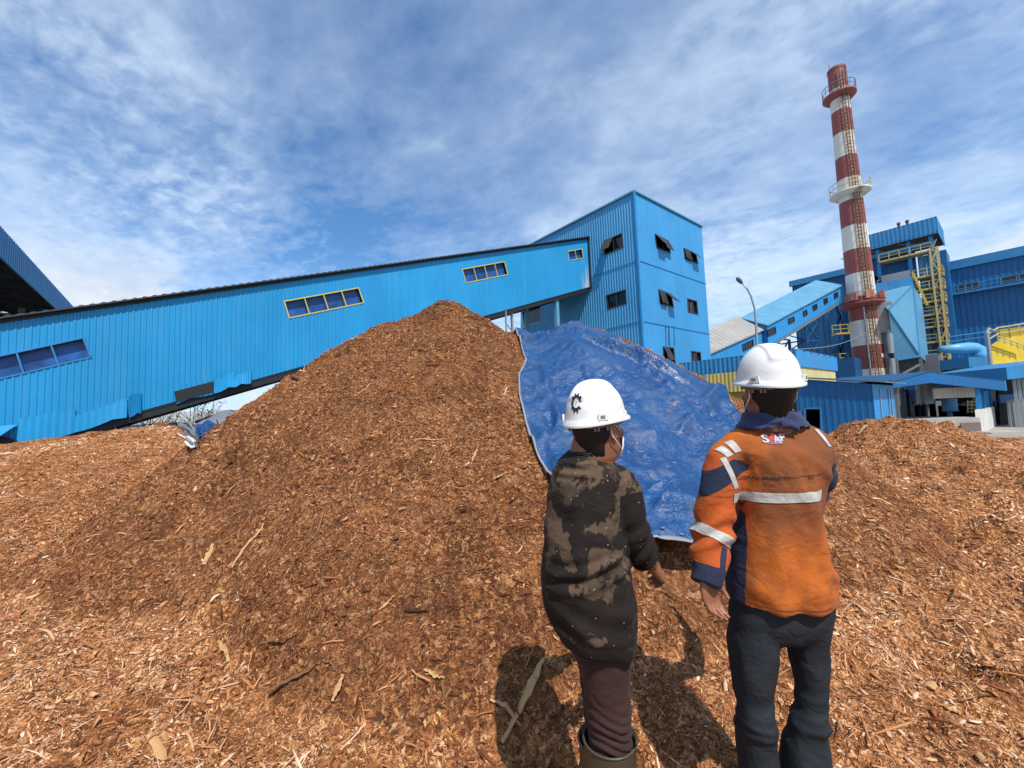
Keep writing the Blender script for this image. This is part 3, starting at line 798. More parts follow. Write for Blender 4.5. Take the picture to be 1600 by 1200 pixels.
for x in (1474, 1463):
    s_ = s_of(onC(x, 480), KCg, D2); m.bar(KCg+D2*s_-D1*.15+UP*YARD, KCg+D2*s_-D1*.15+UP*(zc0-2.0), .2, .2, up=D1)
    m.bar(KCg+D2*s_+D1*1.7+UP*YARD, KCg+D2*s_+D1*1.7+UP*(zc0-2.0), .2, .2, up=D1)
m.build('stair_frame', M['rail'], bh)
m = MB(); zz = YARD; k = 0
s_a, s_b = s_of(onC(1463, 480), KCg, D2), s_of(onC(1475, 480), KCg, D2)
ztop = zc0-3
while zz < ztop:
    a, b = (s_a, s_b) if k % 2 else (s_b, s_a)
    m.bar(KCg+D2*a+D1*.8+UP*zz, KCg+D2*b+D1*.8+UP*(zz+2.0), .7, .15); m.bar(KCg+D2*a+D1*.3+UP*(zz+1), KCg+D2*b+D1*.3+UP*(zz+3.0), .07)
    zz += 2.0; k += 1
m.build('stair_flight', M['rail'], bh)
for k in range(7):                                  # equipment on the decks
    s_ = s_of(onC(1441+k*4.6, 440+k*18), KCg, D2); z = onC(1445+k*4, 452+k*19)[2]
    MB().tube([KCg+D2*s_+D1*1.4+UP*z, KCg+D2*s_+D1*1.4+UP*(z+1.4)], .28+.05*(k % 3), 10).build('vessel', M['steel_grey'] if k % 2 else M['pipe_blue'], bh)
for x, w_ in ((1441, .35), (1449, .22), (1456, .3)):
    s_ = s_of(onC(x, 450), KCg, D2); MB().tube([KCg+D2*s_+D1*1.9+UP*YARD, KCg+D2*s_+D1*1.9+UP*(zc0-2.5)], w_, 10).build('riser_pipe', M['pipe_blue'], bh)
s_ = s_of(onC(1400, 440), KCg, D2); z = onC(1400, 440)[2]
MB().box(KCg+D2*s_+D1*.6+UP*(z+.2), D2*1.6, D1*.8, UP*1.1).build('cabinet', M['galv'], bh)
p0, p1 = onC(1427, 427), onC(1450, 478)
MB().bar(p0-D1*.5, p1-D1*.5, .5, .25).build('stringer', M['yellow'], bh)
pa = flat(on(1478, 410, KCg+D1*4, nL))
MB().box(KCg+D1*5.2+D2*.1+UP*((zc0-2+YARD)/2), D1*2.4, D2*.5, UP*((zc0-2-YARD)/2)).build('lift_shaft', M['blue_deep'], bh)
# steel bay behind the second gallery
for px, Y_ in ((1302, 57), (1322, 56), (1337, 55)):
    p = at(px, 500, Y_); m = MB(); m.bar([p[0], p[1], YARD], [p[0], p[1], at(px, 462, Y_)[2]], .7 if px != 1337 else 1.4, .6, up=D1); m.build('column', M['blue_deep'], bh)
for py in (523, 568):
    a, b = at(1303, py, 55.5), at(1328, py-2, 55)
    pf = MB().bar(a, b, 1.4, .2).build('platform', M['rail'], bh); m = MB(); rail(m, [a+UP*.1-D1*.6, b+UP*.1-D1*.6], 1.1, .09, .8); m.build('railing', M['yellow'], pf)
m = MB()
for a, b in (((1303, 470), (1322, 520)), ((1322, 470), (1303, 520)), ((1303, 525), (1322, 570)), ((1322, 525), (1303, 570)), ((1290, 500), (1303, 470))): m.bar(at(*a, 57), at(*b, 57), .22)
m.build('cross_brace', M['blue_navy'], bh)
p = at(1310, 582, 50); MB().box([p[0], p[1], p[2]], D2*2.0, D1*2, UP*1.5).box([p[0], p[1], YARD+1], D2*1.6, D1*1.4, UP*1.5).build('machinery', M['blue_navy'], bh)

# --- dust filter casing: pale blue, hipped on top and hoppered below
def P_(x, y, Y): return at(x, y, Y)
df = empty('dust_filter', flat(at(1410, 560, 50))+UP*YARD, 'pale blue sloping filter housing on steel legs, right of the chimney', 'filter housing')
ap, lf, br, rt, rb = P_(1426, 446, 49), P_(1388, 484, 47), P_(1437, 556, 48), P_(1440, 466, 53), P_(1452, 569, 52)
bl = P_(1398, 562, 48.5); tl = P_(1362, 460, 53); mb_ = P_(1398, 516, 47.5)
tb = P_(1426, 446, 56)
MB().add([lf, ap, br], [(0, 1, 2)]).add([lf-nR*.0, br, bl], [(0, 1, 2)]).build('front_face', M['blue_pale'], df)
MB().add([ap, rt, rb, br], [(0, 1, 2, 3)]).build('side_face', M['blue_pale'], df)
MB().add([ap, lf, tl], [(0, 1, 2)]).add([ap, tl, P_(1362, 452, 58), rt], [(0, 1, 2, 3)]).build('top_face', M['blue_pale'], df)
MB().add([lf, bl, P_(1380, 560, 56), tl], [(0, 1, 2, 3)]).add([br, rb, P_(1420, 566, 57), bl], [(0, 1, 2, 3)]).add([rt, rb, P_(1420, 566, 57), P_(1362, 452, 58)], [(0, 1, 2, 3)]).build('rear_face', M['steel_grey'], df)
MB().bar(lf, br, .12).bar(ap, br, .12).bar(br, bl, .3).bar(ap, lf, .12).build('edge_trim', M['blue_mid'], df)
for x, Y_ in ((1386, 48.5), (1392, 49), (1400, 48), (1438, 48.2), (1448, 51.5), (1434, 52)):
    p = at(x, 560, Y_); MB().bar([p[0], p[1], YARD], [p[0], p[1], p[2]+(3 if x < 1395 else 0)], .28, .28, up=D1).build('leg', M['steel_grey'], df)
MB().bar(P_(1400, 590, 48.2), P_(1436, 570, 48.2), .2).build('brace', M['steel_grey'], df)
MB().bar(P_(1386, 540, 48.5), P_(1400, 562, 48.5), .15).build('brace', M['steel_grey'], df)
MB().tube([P_(1389, 515, 48), P_(1392, 552, 48)], .32, 10).tube([P_(1393, 560, 48), P_(1396, 592, 48)], .3, 10).build('duct', M['galv'], df)
MB().box(P_(1381, 498, 49), D2*1.0, D1*1, UP*1.8).build('inlet_box', M['concrete'], df)
MB().box(P_(1418, 578, 53), D2*3.0, D1*1.5, UP*1.6).build('hopper', M['steel_grey'], df)
wm = MB(); a, b = P_(1364, 458, 52.5), P_(1426, 446, 50.5); MB().bar(a+UP*.5, b+UP*.5, .5, 1.2).build('parapet', M['blue_mid'], df)

# --- chimney
YC_ = 50.0
cb = at(1364, 596, YC_); 
ct = np.array([cb[0]-.22, cb[1], 0])
ch = empty('chimney', [ct[0], ct[1], YARD], 'tall red and white banded chimney with three ring platforms', 'chimney')
def band_mat(name, col, stain):
    t = NT(name); o = t.coord()
    n1 = t.noise(t.mapping(o, (1, 1, .25)), 1.2, 6, .65)
    c = t.mix(n1, sc(col, .85), sc(col, 1.12))
    st = t.noise(t.mapping(o, (1.6, 1.6, .06)), 1.1, 5, .6)
    sx = t.node('ShaderNodeSeparateXYZ'); t.link(o, sx.inputs[0])
    # rust weeps down the ladder side
    side = t.ramp(t.math('ADD', t.math('MULTIPLY', t.math('ABSOLUTE', t.math('ADD', sx.outputs[0], .35)), -.9), t.math('MULTIPLY', st, 1.0)), [(.02, 0), (.40, .8)])
    c = t.mix(side, c, stain)
    return t.out(c, .6, t.bump(t.noise(o, 3, 4), .1, .02))
M['band_red'] = band_mat('chimney_red_paint', (.25, .060, .050), (.17, .07, .04))
M['band_white'] = band_mat('chimney_white_paint', (.66, .62, .55), (.36, .27, .17))
zpx = lambda y: at(1340, y, YC_)[2]
bounds = [108, 141, 175, 210, 247, 281, 316, 355, 392, 429, 465, 502, 541, 578, 640]
zs = [zpx(y) for y in bounds]; zs[-1] = YARD
r_at = lambda z: 0.93+(1.56-0.93)*np.clip((zs[0]-z)/(zs[0]-zpx(590)), 0, 1.1)
cols = [0, 1, 0, 1, 0, 1, 0, 1, 0, 1, 0, 1, 0, 1]
sh_ = MB(); fm = []; n_ = 40; rings = []; mi = []
for i in range(len(zs)-1):
    sub = 3
    for k in range(sub):
        z = zs[i]+(zs[i+1]-zs[i])*k/sub; rings.append((z, cols[i]))
rings.append((zs[-1], 1))
sh_.loft([[ct+np.array([r_at(z)*math.cos(2*math.pi*k/n_), r_at(z)*math.sin(2*math.pi*k/n_), z]) for k in range(n_)] for z, c in rings], True, False)
o = sh_.build('shaft', [M['band_red'], M['band_white']], ch, True)
ml = []
for i in range(len(rings)-1): ml += [rings[i][1]]*n_
o.data.polygons.foreach_set('material_index', ml)
z = zs[0]; MB().tube([ct+UP*(z-1.0), ct+UP*(z+.02)], [r_at(z)-.12]*2, 24).build('bore', M['black'], ch)
MB().tube([ct+UP*(z-.28), ct+UP*(z+.03)], [r_at(z)+.06]*2, 32, False).build('rim', M['band_red'], ch)
m = MB().tube([ct+np.array([-.9, 0, z]), ct+np.array([-.9, 0, z+.7])], .03, 6); m.build('lightning_rod', M['black'], ch)
def ringdeck(py, rad, mat, mat2, nseg=36):
    z = zpx(py); r0 = r_at(z)
    pts = lambda r, zz: [ct+np.array([r*math.cos(2*math.pi*k/nseg), r*math.sin(2*math.pi*k/nseg), zz]) for k in range(nseg)]
    d = MB(); d.loft([pts(r0-.02, z-.5), pts(r0+.35, z-.42), pts(rad, z-.05), pts(rad, z+.12), pts(r0-.02, z+.12)], True, False)
    dk = d.build('ring_platform', mat, ch)
    m = MB(); q = pts(rad-.04, z+.12)
    for k in range(nseg):
        m.bar(q[k]+UP*1.15, q[(k+1) % nseg]+UP*1.15, .06); m.bar(q[k]+UP*.6, q[(k+1) % nseg]+UP*.6, .045)
        if k % 3 == 0: m.bar(q[k], q[k]+UP*1.15, .05, .05, up=D1)
    m.build('railing', mat2, dk)
    for k in range(8):
        a = 2*math.pi*k/8; e = np.array([math.cos(a), math.sin(a), 0]); 
    return z
ringdeck(151, 1.75, M['band_red'], M['steel_grey']); ringdeck(303, 2.08, M['band_white'], M['rail']); zl3 = ringdeck(476, 2.15, M['band_red'], M['steel_grey'])
for a in (-2.9, -1.9, -.9, -.3, 3.6):
    e = np.array([math.cos(a), math.sin(a), 0]); p = ct+e*2.0+UP*(zl3+.75)
    MB().box(p, np.cross(e, UP)*.42, e*.2, UP*.42).build('warning_lamp', M['lamp_box'] if 'lamp_box' in M else M['band_red'], ch)
m = MB()
la = R(-105); le = np.array([math.cos(la), math.sin(la), 0]); lt = np.array([-le[1], le[0], 0])
for w_ in (-.28, .28): m.bar(ct+le*(r_at(YARD)+.15)+lt*w_+UP*YARD, ct+le*(r_at(zs[0])+.2)+lt*w_+UP*(zs[0]-.5), .07, .07, up=D1)
z = YARD+.5
while z < zs[0]-1:
    r_ = r_at(z)+.17; m.bar(ct+le*r_+lt*-.28+UP*z, ct+le*r_+lt*.28+UP*z, .035); z += .45
m.build('ladder', M['rust'] if 'rust' in M else plain('rusty_steel', (.14, .06, .03), .8, .3), ch)
m = MB(); z = YARD+2.5
while z < zs[0]-1.2:
    r_ = r_at(z)+.15; hoop = [ct+le*(r_+.75*math.sin(q))+lt*(.38*math.cos(q))+UP*z for q in np.linspace(0, math.pi, 9)]
    m.tube(hoop, .025, 4); z += 1.3
for f in (.25, .5, .75):
    q = math.pi*f; m.bar(ct+le*(r_at(YARD)+.15+.75*math.sin(q))+lt*.38*math.cos(q)+UP*(YARD+2.5), ct+le*(r_at(zs[0])+.15+.75*math.sin(q))+lt*.38*math.cos(q)+UP*(zs[0]-1.2), .035, .035, up=D1)
m.build('ladder_cage', bpy.data.materials['rusty_steel'], ch)
la2 = R(-128); e2 = np.array([math.cos(la2), math.sin(la2), 0])
MB().tube([ct+e2*(r_at(YARD)+.12)+UP*YARD, ct+e2*(r_at(zl3)+.12)+UP*(zl3-.5)], .1, 8).build('conduit', M['galv'], ch)
p = at(1366, 555, YC_-2); e3 = np.array([math.cos(R(-70)), math.sin(R(-70)), 0])
MB().box(ct+e3*(r_at(p[2])+.03)+UP*p[2], np.cross(e3, UP)*.38, e3*.02, UP*.24).build('plate', M['white_sheet'], ch)

ch.rotation_euler = (0, -R(.62), 0)
# --- turbine hall at the right edge
KT = at(1480, 412, 62); KTg = flat(KT)
th = empty('turbine_hall', KTg+UP*YARD, 'huge plain deep blue hall filling the right edge behind the boiler house', 'hall')
def onT(px, py): return on(px, py, KTg, nL)
sT = -s_of(onT(1720, 400), KTg, D2); zt1 = KT[2]
aT = KTg-D2*sT
wm, cut = MB(), MB(); corr(wm, aT, D2, nL, 0, sT, zt1-.2, YARD, .6, .03)
for q in ([(1497, 446), (1529, 440), (1530, 449), (1498, 455)], [(1564, 434), (1640, 420), (1641, 429), (1565, 443)]):
    window(th, quad_on(q, KTg, nL), nL, M['steel_grey'], M['glass_dark'], cut, 3, .12, .15, .04)
link_mesh('wall', carve(wm, cut, 'wall'), M['blue_deep'], th)
MB().bar(KTg+nL*.2+UP*(zt1-.5)+D2*.2, aT+nL*.2+UP*(zt1-.5), .5, 1.3).build('fascia', M['blue_mid'], th)
zz = onT(1540, 453)[2]
wk = MB().bar(KTg+nL*.6+UP*zz, aT+nL*.6+UP*zz, 1.1, .25).build('walkway', M['blue_mid'], th)
m = MB(); rail(m, [KTg+nL*1.1+UP*(zz+.1), aT+nL*1.1+UP*(zz+.1)], 1.1, .09, 1.6); m.build('railing', M['blue_mid'], wk)
wm = MB(); corr(wm, KTg, D1, D2, 0, 18, zt1-.2, YARD, .6, .03); wm.build('wall', M['blue_navy'], th)
MB().prism([KTg+UP*(zt1-.1), aT+UP*(zt1-.1), aT+D1*18+UP*(zt1+1.5), KTg+D1*18+UP*(zt1+1.5)], UP*.1).build('roof', M['roof_dark'], th)

# --- ducting and bunker between boiler and hall
dk = empty('duct_house', flat(at(1515, 575, 46))+UP*YARD, 'blue duct box with a fat pale blue bent pipe on top', 'duct')
p = at(1490, 567, 45); q_ = at(1543, 567, 45)
MB().bar(p+UP*-.1, q_+UP*-.1, 3.0, 1.1).build('deck_box', M['blue_mid'], dk)
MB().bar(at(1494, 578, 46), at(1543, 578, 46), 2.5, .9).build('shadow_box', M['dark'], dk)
MB().tube([at(1470, 546, 46), at(1500, 545, 46), at(1512, 544, 46), at(1522, 545, 45.9), at(1529, 548, 45.8), at(1532, 555, 45.7), at(1532, 563, 45.6)], [.38, .62, .66, .68, .68, .68, .68], 16).build('bent_pipe', M['pipe_blue'], dk, True)
for x in (1492, 1518, 1542):
    p = at(x, 575, 45); MB().bar([p[0], p[1], YARD], p, .35, .35, up=D1).build('column', M['blue_navy'], dk)
m = MB(); rail(m, [at(1486, 541, 50), at(1545, 533, 50)], 1.2, .1, 2); m.build('railing', M['blue_mid'], dk)
MB().box(at(1518, 586, 49), D2*3, D1*1, UP*1.2).build('equipment', M['black'], dk)
yh = empty('ash_hopper', flat(at(1580, 560, 38))+UP*YARD, 'bright yellow hopper with railings on its sloping top', 'hopper')
poly = [at(1546, 541, 36), at(1562, 530, 36), at(1575, 527, 36), at(1660, 512, 36), at(1660, 575, 36), at(1547, 571, 36)]
MB().prism(poly, D1*5).build('bin', M['yellow_bright'], yh)
m = MB(); rail(m, [at(1544, 540, 36), at(1562, 529, 36), at(1578, 527, 36), at(1660, 512, 36)], 1.0, .1, .9); rail(m, [at(1560, 534, 35.5), at(1600, 548, 35.5)], .5, .08, .5); m.build('railing', M['rail'], yh)
m = MB()
for x in (1549, 1556, 1605):
    p = at(x, 571, 36.4); m.bar([p[0], p[1], YARD], p, .4, .4, up=D1)
m.bar(at(1547, 573, 36), at(1640, 565, 36), .4, .5).bar(at(1545, 610, 36.4), at(1580, 606, 36.4), .25); m.build('frame', M['yellow_bright'], yh)
p = at(1542, 520, 35.5); MB().tube([[p[0], p[1], YARD], p, p+np.array([.15, 0, .35]), at(1553, 518, 35.5)], .14, 8).build('vent_pipe', M['galv'], yh)
MB().box(at(1582, 522, 38), D2*.9, D1*.8, UP*.5).build('motor', M['yellow'], yh)

# --- blue canopy over the fuel pit, plinth, small kit below
CA = at(1562, 597, 24.0); Cg = flat(CA)
cn = empty('pit_canopy', flat(at(1470, 640, 24))+UP*YARD, 'low blue gabled canopy on blue posts above a concrete plinth', 'canopy')
R0, R1, R2 = at(1376, 600, 22.5), at(1452, 581, 23.0), at(1570, 594, 24.0)
dz = UP*-.62; dp = D1*0+np.array([.25, 6.5, .2])
MB().prism([R0, R1, R1+dz, R0+dz*.5], np.array([0, .06, 0])).prism([R1, R2, R2+dz, R1+dz], np.array([0, .06, 0])).build('fascia', M['blue_deep'], cn)
MB().prism([R0-UP*.1, R1-UP*.04, R1+dp-UP*.04, R0+dp-UP*.1], UP*.06).prism([R1-UP*.045, R2-UP*.08, R2+dp-UP*.08, R1+dp-UP*.045], UP*.06).build('roof', M['blue_navy'], cn)
MB().prism([R2, R2+dp, R2+dp+dz*.7, R2+dz], np.array([.06, 0, 0])).build('end_fascia', M['blue_mid'], cn)
for x, Y_ in ((1531, 24), (1537, 25.2), (1543, 26.5), (1549, 28)):
    p = at(x, 645, Y_); MB().bar([p[0], p[1], YARD+.7], [p[0], p[1], at(x, 606, Y_)[2]], .22, .22, up=D1).build('post', M['blue'], cn)
for x, Y_ in ((1403, 23), (1412, 27)):
    p = at(x, 645, Y_); MB().bar([p[0], p[1], YARD], [p[0], p[1], at(x, 606, Y_)[2]], .16, .16, up=D1).build('post', M['steel_grey'], cn)
wm = MB(); a, b = at(1458, 607, 25.0), at(1530, 603, 25.0); dd = flat(b-a); LL = np.linalg.norm(dd); dd /= LL; nn = np.array([dd[1], -dd[0], 0])
corr(wm, a, dd, nn, 0, LL, a[2], at(1458, 623, 25)[2], .22, .03); wm.build('hanging_sheet', M['white_sheet'], cn)
pl_ = empty('concrete_plinth', flat(at(1490, 660, 23.5))+UP*YARD, 'pale concrete plinth wall with a brown hatch at the edge of the yard', 'plinth')
a, b = at(1395, 668, 23.2), at(1537, 668, 23.2); zt_ = at(1500, 653, 23.2)[2]
MB().prism([[a[0], a[1], YARD], [b[0], b[1], YARD], [b[0], b[1], zt_], [a[0], a[1], zt_]], np.array([.3, 3.5, 0])).build('wall', M['concrete'], pl_)
e = at(1557, 668, 27.5)
MB().prism([[b[0]+.02, b[1]-.05, YARD], [e[0], e[1], YARD], [e[0], e[1], zt_+.42], [b[0]+.02, b[1]-.05, zt_+.42]], np.array([-.35, .1, 0])).build('ramp_wall', M['white_sheet'], pl_)
p, q_ = at(1500, 661, 23.1), at(1531, 661, 23.1)
MB().prism([[p[0], p[1], YARD+.08], [q_[0], q_[1], YARD+.08], [q_[0], q_[1], at(1531, 661, 23.1)[2]+.05], [p[0], p[1], at(1500, 661, 23.1)[2]]], np.array([0, -.04, 0])).build('hatch', plain('brown_hatch', (.16, .11, .09), .7), pl_)
MB().box([b[0]+.1, b[1]-.6, YARD+.03], np.array([1.1, 0, 0]), np.array([0, .6, 0]), UP*.03).build('step', M['concrete'], pl_)
p = at(1484, 636, 26.5); o = MB().tube([[p[0], p[1], at(1484, 642, 26.5)[2]], [p[0], p[1], at(1484, 623, 26.5)[2]]], .36, 18).tube([[p[0], p[1], at(1484, 642, 26.5)[2]-.02], [p[0], p[1], at(1484, 642, 26.5)[2]+.06]], .39, 18).tube([[p[0], p[1], YARD], [p[0], p[1], at(1484, 642, 26.5)[2]]], .1, 8).build('drum', M['pipe_blue']); o.data.set_sharp_from_angle(angle=.6); tag(o, 'bright blue upright drum under the canopy', 'drum')
tk = empty('machinery', flat(at(1440, 640, 28))+UP*YARD, 'dark machinery frames and pipes in the shade under the canopy', 'machinery')
m = MB()
rs = random.Random(4)
for k in range(16):
    x = 1412+k*8.2; Y_ = 27+rs.random()*4; p = at(x, 640, Y_); h_ = at(x, rs.uniform(608, 632), Y_)[2]
    m.bar([p[0], p[1], YARD], [p[0], p[1], h_], .12+.1*rs.random(), .12, up=D1)
    if k: m.bar(last_, [p[0], p[1], h_], .1); 
    last_ = [p[0], p[1], h_]
m.build('frame', M['black'], tk)
m = MB()
for k in range(7):
    p = at(1416+k*19, 645-rs.random()*6, 29); m.box(p, np.array([.5+rs.random()*.5, 0, 0]), np.array([0, .5, 0]), UP*(.3+rs.random()*.6))
m.build('casing', M['steel_grey'], tk)
m = MB(); 
for k in range(4): m.bar(at(1512, 628+k*5, 27), at(1532, 628+k*5, 27), .06); m.bar(at(1512+k*6.5, 626, 27), at(1512+k*6.5, 646, 27), .06, .06, up=D1)
m.build('grid_frame', M['rail'], tk)
p = at(1446, 617, 27); MB().tube([p+UP*-.6, p+UP*.9], .45, 14).build('vessel', M['galv'], tk)
MB().prism([[*at(1440, 640, 31)[:2], YARD], [*at(1560, 640, 31)[:2], YARD], [*at(1560, 640, 31)[:2], 2.2], [*at(1440, 640, 31)[:2], 2.2]], np.array([0, .2, 0])).build('rear_panel', M['dark'], tk)
gb = empty('gatehouse', flat(at(1590, 640, 26))+UP*YARD, 'small building with a blue roof edge and grey door beside the yellow hopper', 'building')
a, b = at(1572, 574, 25), at(1680, 556, 25); MB().prism([a, b, b-UP*.9, a-UP*.75], np.array([.4, 5, 0])).build('roof', M['blue_mid'], gb)
a, b = at(1562, 617, 27), at(1690, 610, 27); MB().prism([a, b, b-UP*.55, a-UP*.55], np.array([0, .1, 0])).build('beam', M['blue_deep'], gb)
a, b = at(1574, 625, 26), at(1602, 622, 26); MB().prism([[*a[:2], YARD], [*b[:2], YARD], b, a], np.array([0, .08, 0])).build('door', M['galv'], gb)
MB().prism([[*at(1560, 640, 28)[:2], YARD], [*at(1690, 640, 28)[:2], YARD], at(1690, 590, 28), at(1560, 590, 28)], np.array([0, .2, 0])).build('wall', M['dark'], gb)
for x in (1585, 1592, 1600): p = at(x, 600, 25.6); MB().bar([*p[:2], YARD], [*p[:2], at(x, 584, 25.6)[2]], .15, .15, up=D1).build('post', M['galv'], gb)

# --- street lamp
YL = 27.5
pb = at(1183, 545, YL); lp = empty('street_lamp', [pb[0], pb[1], YARD], 'slender curved street lamp standing behind the low building', 'street lamp')
pts = [[pb[0], pb[1], YARD], [pb[0], pb[1], 1.5]]+[at(x, y, YL) for x, y in ((1183, 545), (1181.5, 505), (1179, 482), (1174, 464), (1168, 452), (1161, 444))]
MB().tube(pts, [.11, .1, .085, .075, .065, .06, .055, .05], 10).build('pole', M['galv'], lp, True)
hp = at(1155.5, 438.5, YL); tip = (at(1163, 447, YL)-hp); ax = tip/np.linalg.norm(tip)
lm = MB(); rg = []
sx = np.cross(ax, [0, 1, 0]); sx /= np.linalg.norm(sx)
for f, r_ in ((-.30, .05), (-.26, .13), (-.14, .19), (.02, .20), (.16, .15), (.30, .07)):
    rg.append([hp+ax*f+sx*r_*.62*math.cos(q)+np.array([0, 1, 0])*r_*math.sin(q) for q in np.linspace(0, 2*math.pi, 13)[:-1]])
lm.loft(rg); lm.build('lamp_head', M['steel_grey'], lp, True)
# overhead wire
pts = [at(1240, 546, 30)+(at(1352, 520, 48)-at(1240, 546, 30))*f-UP*.5*math.sin(math.pi*f) for f in np.linspace(0, 1, 14)]
o = MB().tube(pts, .035, 5).build('overhead_wire', M['galv']); tag(o, 'thin pale wire stretched from the low building to the chimney', 'wire')
# ------------------------------------------------------------------ tarpaulin over the second pile
def hxy(px, py):
    for k in range(80):
        p = hit(px, py+k)
        if p is not None and p[1] < 11: return p[:2]
def curve(pts, n, smooth=True):
    P = np.array([p for p in pts], float)
    L = np.concatenate([[0], np.cumsum(np.linalg.norm(np.diff(P, axis=0), axis=1))]); L /= L[-1]
    tt = np.linspace(0, 1, n)
    Q = np.stack([np.interp(tt, L, P[:, k]) for k in range(P.shape[1])], -1)
    if smooth:
        for _ in range(max(2, n//30)):
            Q[1:-1] = .25*Q[:-2]+.5*Q[1:-1]+.25*Q[2:]
    return Q
nu, nv = 230, 230
def pxs(l): return [q for q in (hxy(*p) for p in l) if q is not None]
TOP = [(804, 519), (840, 515), (880, 518), (925, 530), (962, 545), (1002, 570), (1040, 586), (1085, 596), (1125, 620), (1162, 652)]
LEFT = [(804, 519), (815, 548), (822, 566), (811, 592), (811, 620), (818, 655), (828, 690), (838, 722), (853, 750), (880, 800), (905, 850)]
BOT = [(905, 850), (960, 905), (1005, 926), (1035, 930), (1060, 932), (1085, 934), (1120, 928), (1155, 905)]
RIGHT = [(1162, 652), (1182, 700), (1178, 760), (1170, 830), (1155, 905)]
top_ = np.array(pxs(TOP)); top_ = top_+np.stack([0*top_[:, 0], .5+0*top_[:, 1]], -1)
lef = np.array(pxs(LEFT)); lef[0] = top_[0]
rig = np.array(pxs(RIGHT)); rig[0] = top_[-1]; bot = np.array(pxs(BOT)); lef[-1] = bot[0]; rig[-1] = bot[-1]
ct_, cb_, cl_, cr_ = curve(top_, nu), curve(bot, nu), curve(lef, nv), curve(rig, nv)
U, Vv = np.meshgrid(np.linspace(0, 1, nu), np.linspace(0, 1, nv)); U3, V3 = U[..., None], Vv[..., None]
TX = (1-V3)*ct_[None]+V3*cb_[None]+(1-U3)*cl_[:, None]+U3*cr_[:, None]-((1-U3)*(1-V3)*ct_[0]+U3*(1-V3)*ct_[-1]+(1-U3)*V3*cb_[0]+U3*V3*cb_[-1])
tx, ty = TX[..., 0], TX[..., 1]
tz = h_all(tx, ty, False)+.045
# relaxed cloth: smooth the sheet, then fold it
for _ in range(16):
    tz[1:-1, 1:-1] = np.maximum(tz[1:-1, 1:-1], 0)*.2+.2*(tz[:-2, 1:-1]+tz[2:, 1:-1]+tz[1:-1, :-2]+tz[1:-1, 2:])
w1 = fbm(tx*1.3+2, ty*1.1+5, 3)
def ridged(x, y, o=4):
    s_ = 0; a = 1
    for k in range(o): s_ = s_+a*(1-np.abs(vnoise(x*2**k+7.7*k, y*2**k+3.1*k))*2); a *= .5
    return s_
ang = .5
rx, ry = tx*math.cos(ang)+ty*math.sin(ang), -tx*math.sin(ang)+ty*math.cos(ang)
def crease(x, y, k=3.0): return np.maximum(0, 1-np.abs(vnoise(x, y))*k)**1.5
tz += .030*w1+.030*ridged(rx*.9+3, ry*2.2, 2)+.030*crease(rx*.8+1, ry*3.1+4)+.020*crease(rx*1.7+9, ry*4.3+2)+.016*crease(tx*2.7-ty*1.1, ty*3.7)+.009*crease(tx*6+3, ty*5-tx*2, 2.5)+.006*crease(rx*7+5, ry*12, 2.5)+.004*ridged(tx*10, ty*10, 2)
def fold(p0, p1, h, wd, skew=0.0):
    """a raised fold running between two photo positions on the sheet"""
    global tz
    a, b = hxy(*p0), hxy(*p1); d = b-a; L = np.linalg.norm(d); d = d/L
    s_ = (tx-a[0])*d[0]+(ty-a[1])*d[1]; n_ = -(tx-a[0])*d[1]+(ty-a[1])*d[0]
    n_ = n_+.04*vnoise(s_*3+h*99, s_*0+1.2)
    k = sstep(-.02, .35, s_/L)*sstep(1.15, .7, s_/L)
    prof = np.exp(-np.where(n_ > 0, (n_/(wd*(1+skew)))**2, (n_/(wd*(1-skew)))**2))
    tz = tz+h*k*prof
for f_ in (((1000, 822), (1195, 785), .17, .085, .55), ((1012, 850), (1130, 905), .16, .08, .55), ((1050, 835), (1170, 835), .06, .06, 0), ((840, 560), (900, 800), .05, .06, .2), ((900, 560), (960, 700), .05, .07, .3), ((940, 760), (1090, 770), .05, .06, 0), ((980, 560), (1090, 650), .06, .06, .2), ((1082, 668), (1165, 640), .15, .09, .5), ((1060, 700), (1100, 672), .09, .07, .5),
           ((835, 524), (960, 548), .07, .08, .2), ((870, 545), (1010, 640), .05, .10, 0), ((822, 600), (900, 700), .05, .08, .3), ((900, 533), (1070, 605), .20, .09, .55), ((830, 660), (880, 760), .05, .06, .2),
           ((1020, 600), (1100, 690), .05, .1, 0), ((812, 545), (860, 530), .16, .06, .5), ((960, 690), (1090, 720), .04, .08, 0), ((880, 620), (1050, 720), .035, .08, 0), ((1100, 640), (1150, 700), .05, .08, .2)):
    fold(*f_)
# the lower hem is lifted clear of the chips between the two men
gx, gy = hxy(1060, 925)
lift = sstep(.72, 1.0, Vv)*np.exp(-((tx-gx)/.62)**2)*.32
tz += lift
tz = np.maximum(tz, h_all(tx, ty, True)+.015)
idx = np.arange(nu*nv).reshape(nv, nu)
Q = np.stack([idx[:-1, :-1], idx[1:, :-1], idx[1:, 1:], idx[:-1, 1:]], -1).reshape(-1, 4)
TV = np.stack([tx.ravel(), ty.ravel(), tz.ravel()], -1)
t = NT('blue_tarpaulin'); o = t.coord()
n1 = t.noise(o, 1.3, 6, .62, .4)
c = t.mix(t.ramp(n1, [(.3, 0), (.7, 1)]), (.003, .036, .130), (.006, .066, .205))
dust = t.noise(t.mapping(o, (1, 1, 1), loc=(4, 1, 2)), 2.2, 7, .68, .6)
c = t.mix(t.ramp(dust, [(.50, 0), (.68, .6)]), c, (.065, .10, .165))
mud = t.noise(t.mapping(o, (1, 1, 1), loc=(9, 3, 7)), 3.4, 6, .6)
c = t.mix(t.ramp(mud, [(.66, 0), (.74, .7)]), c, (.20, .12, .07))
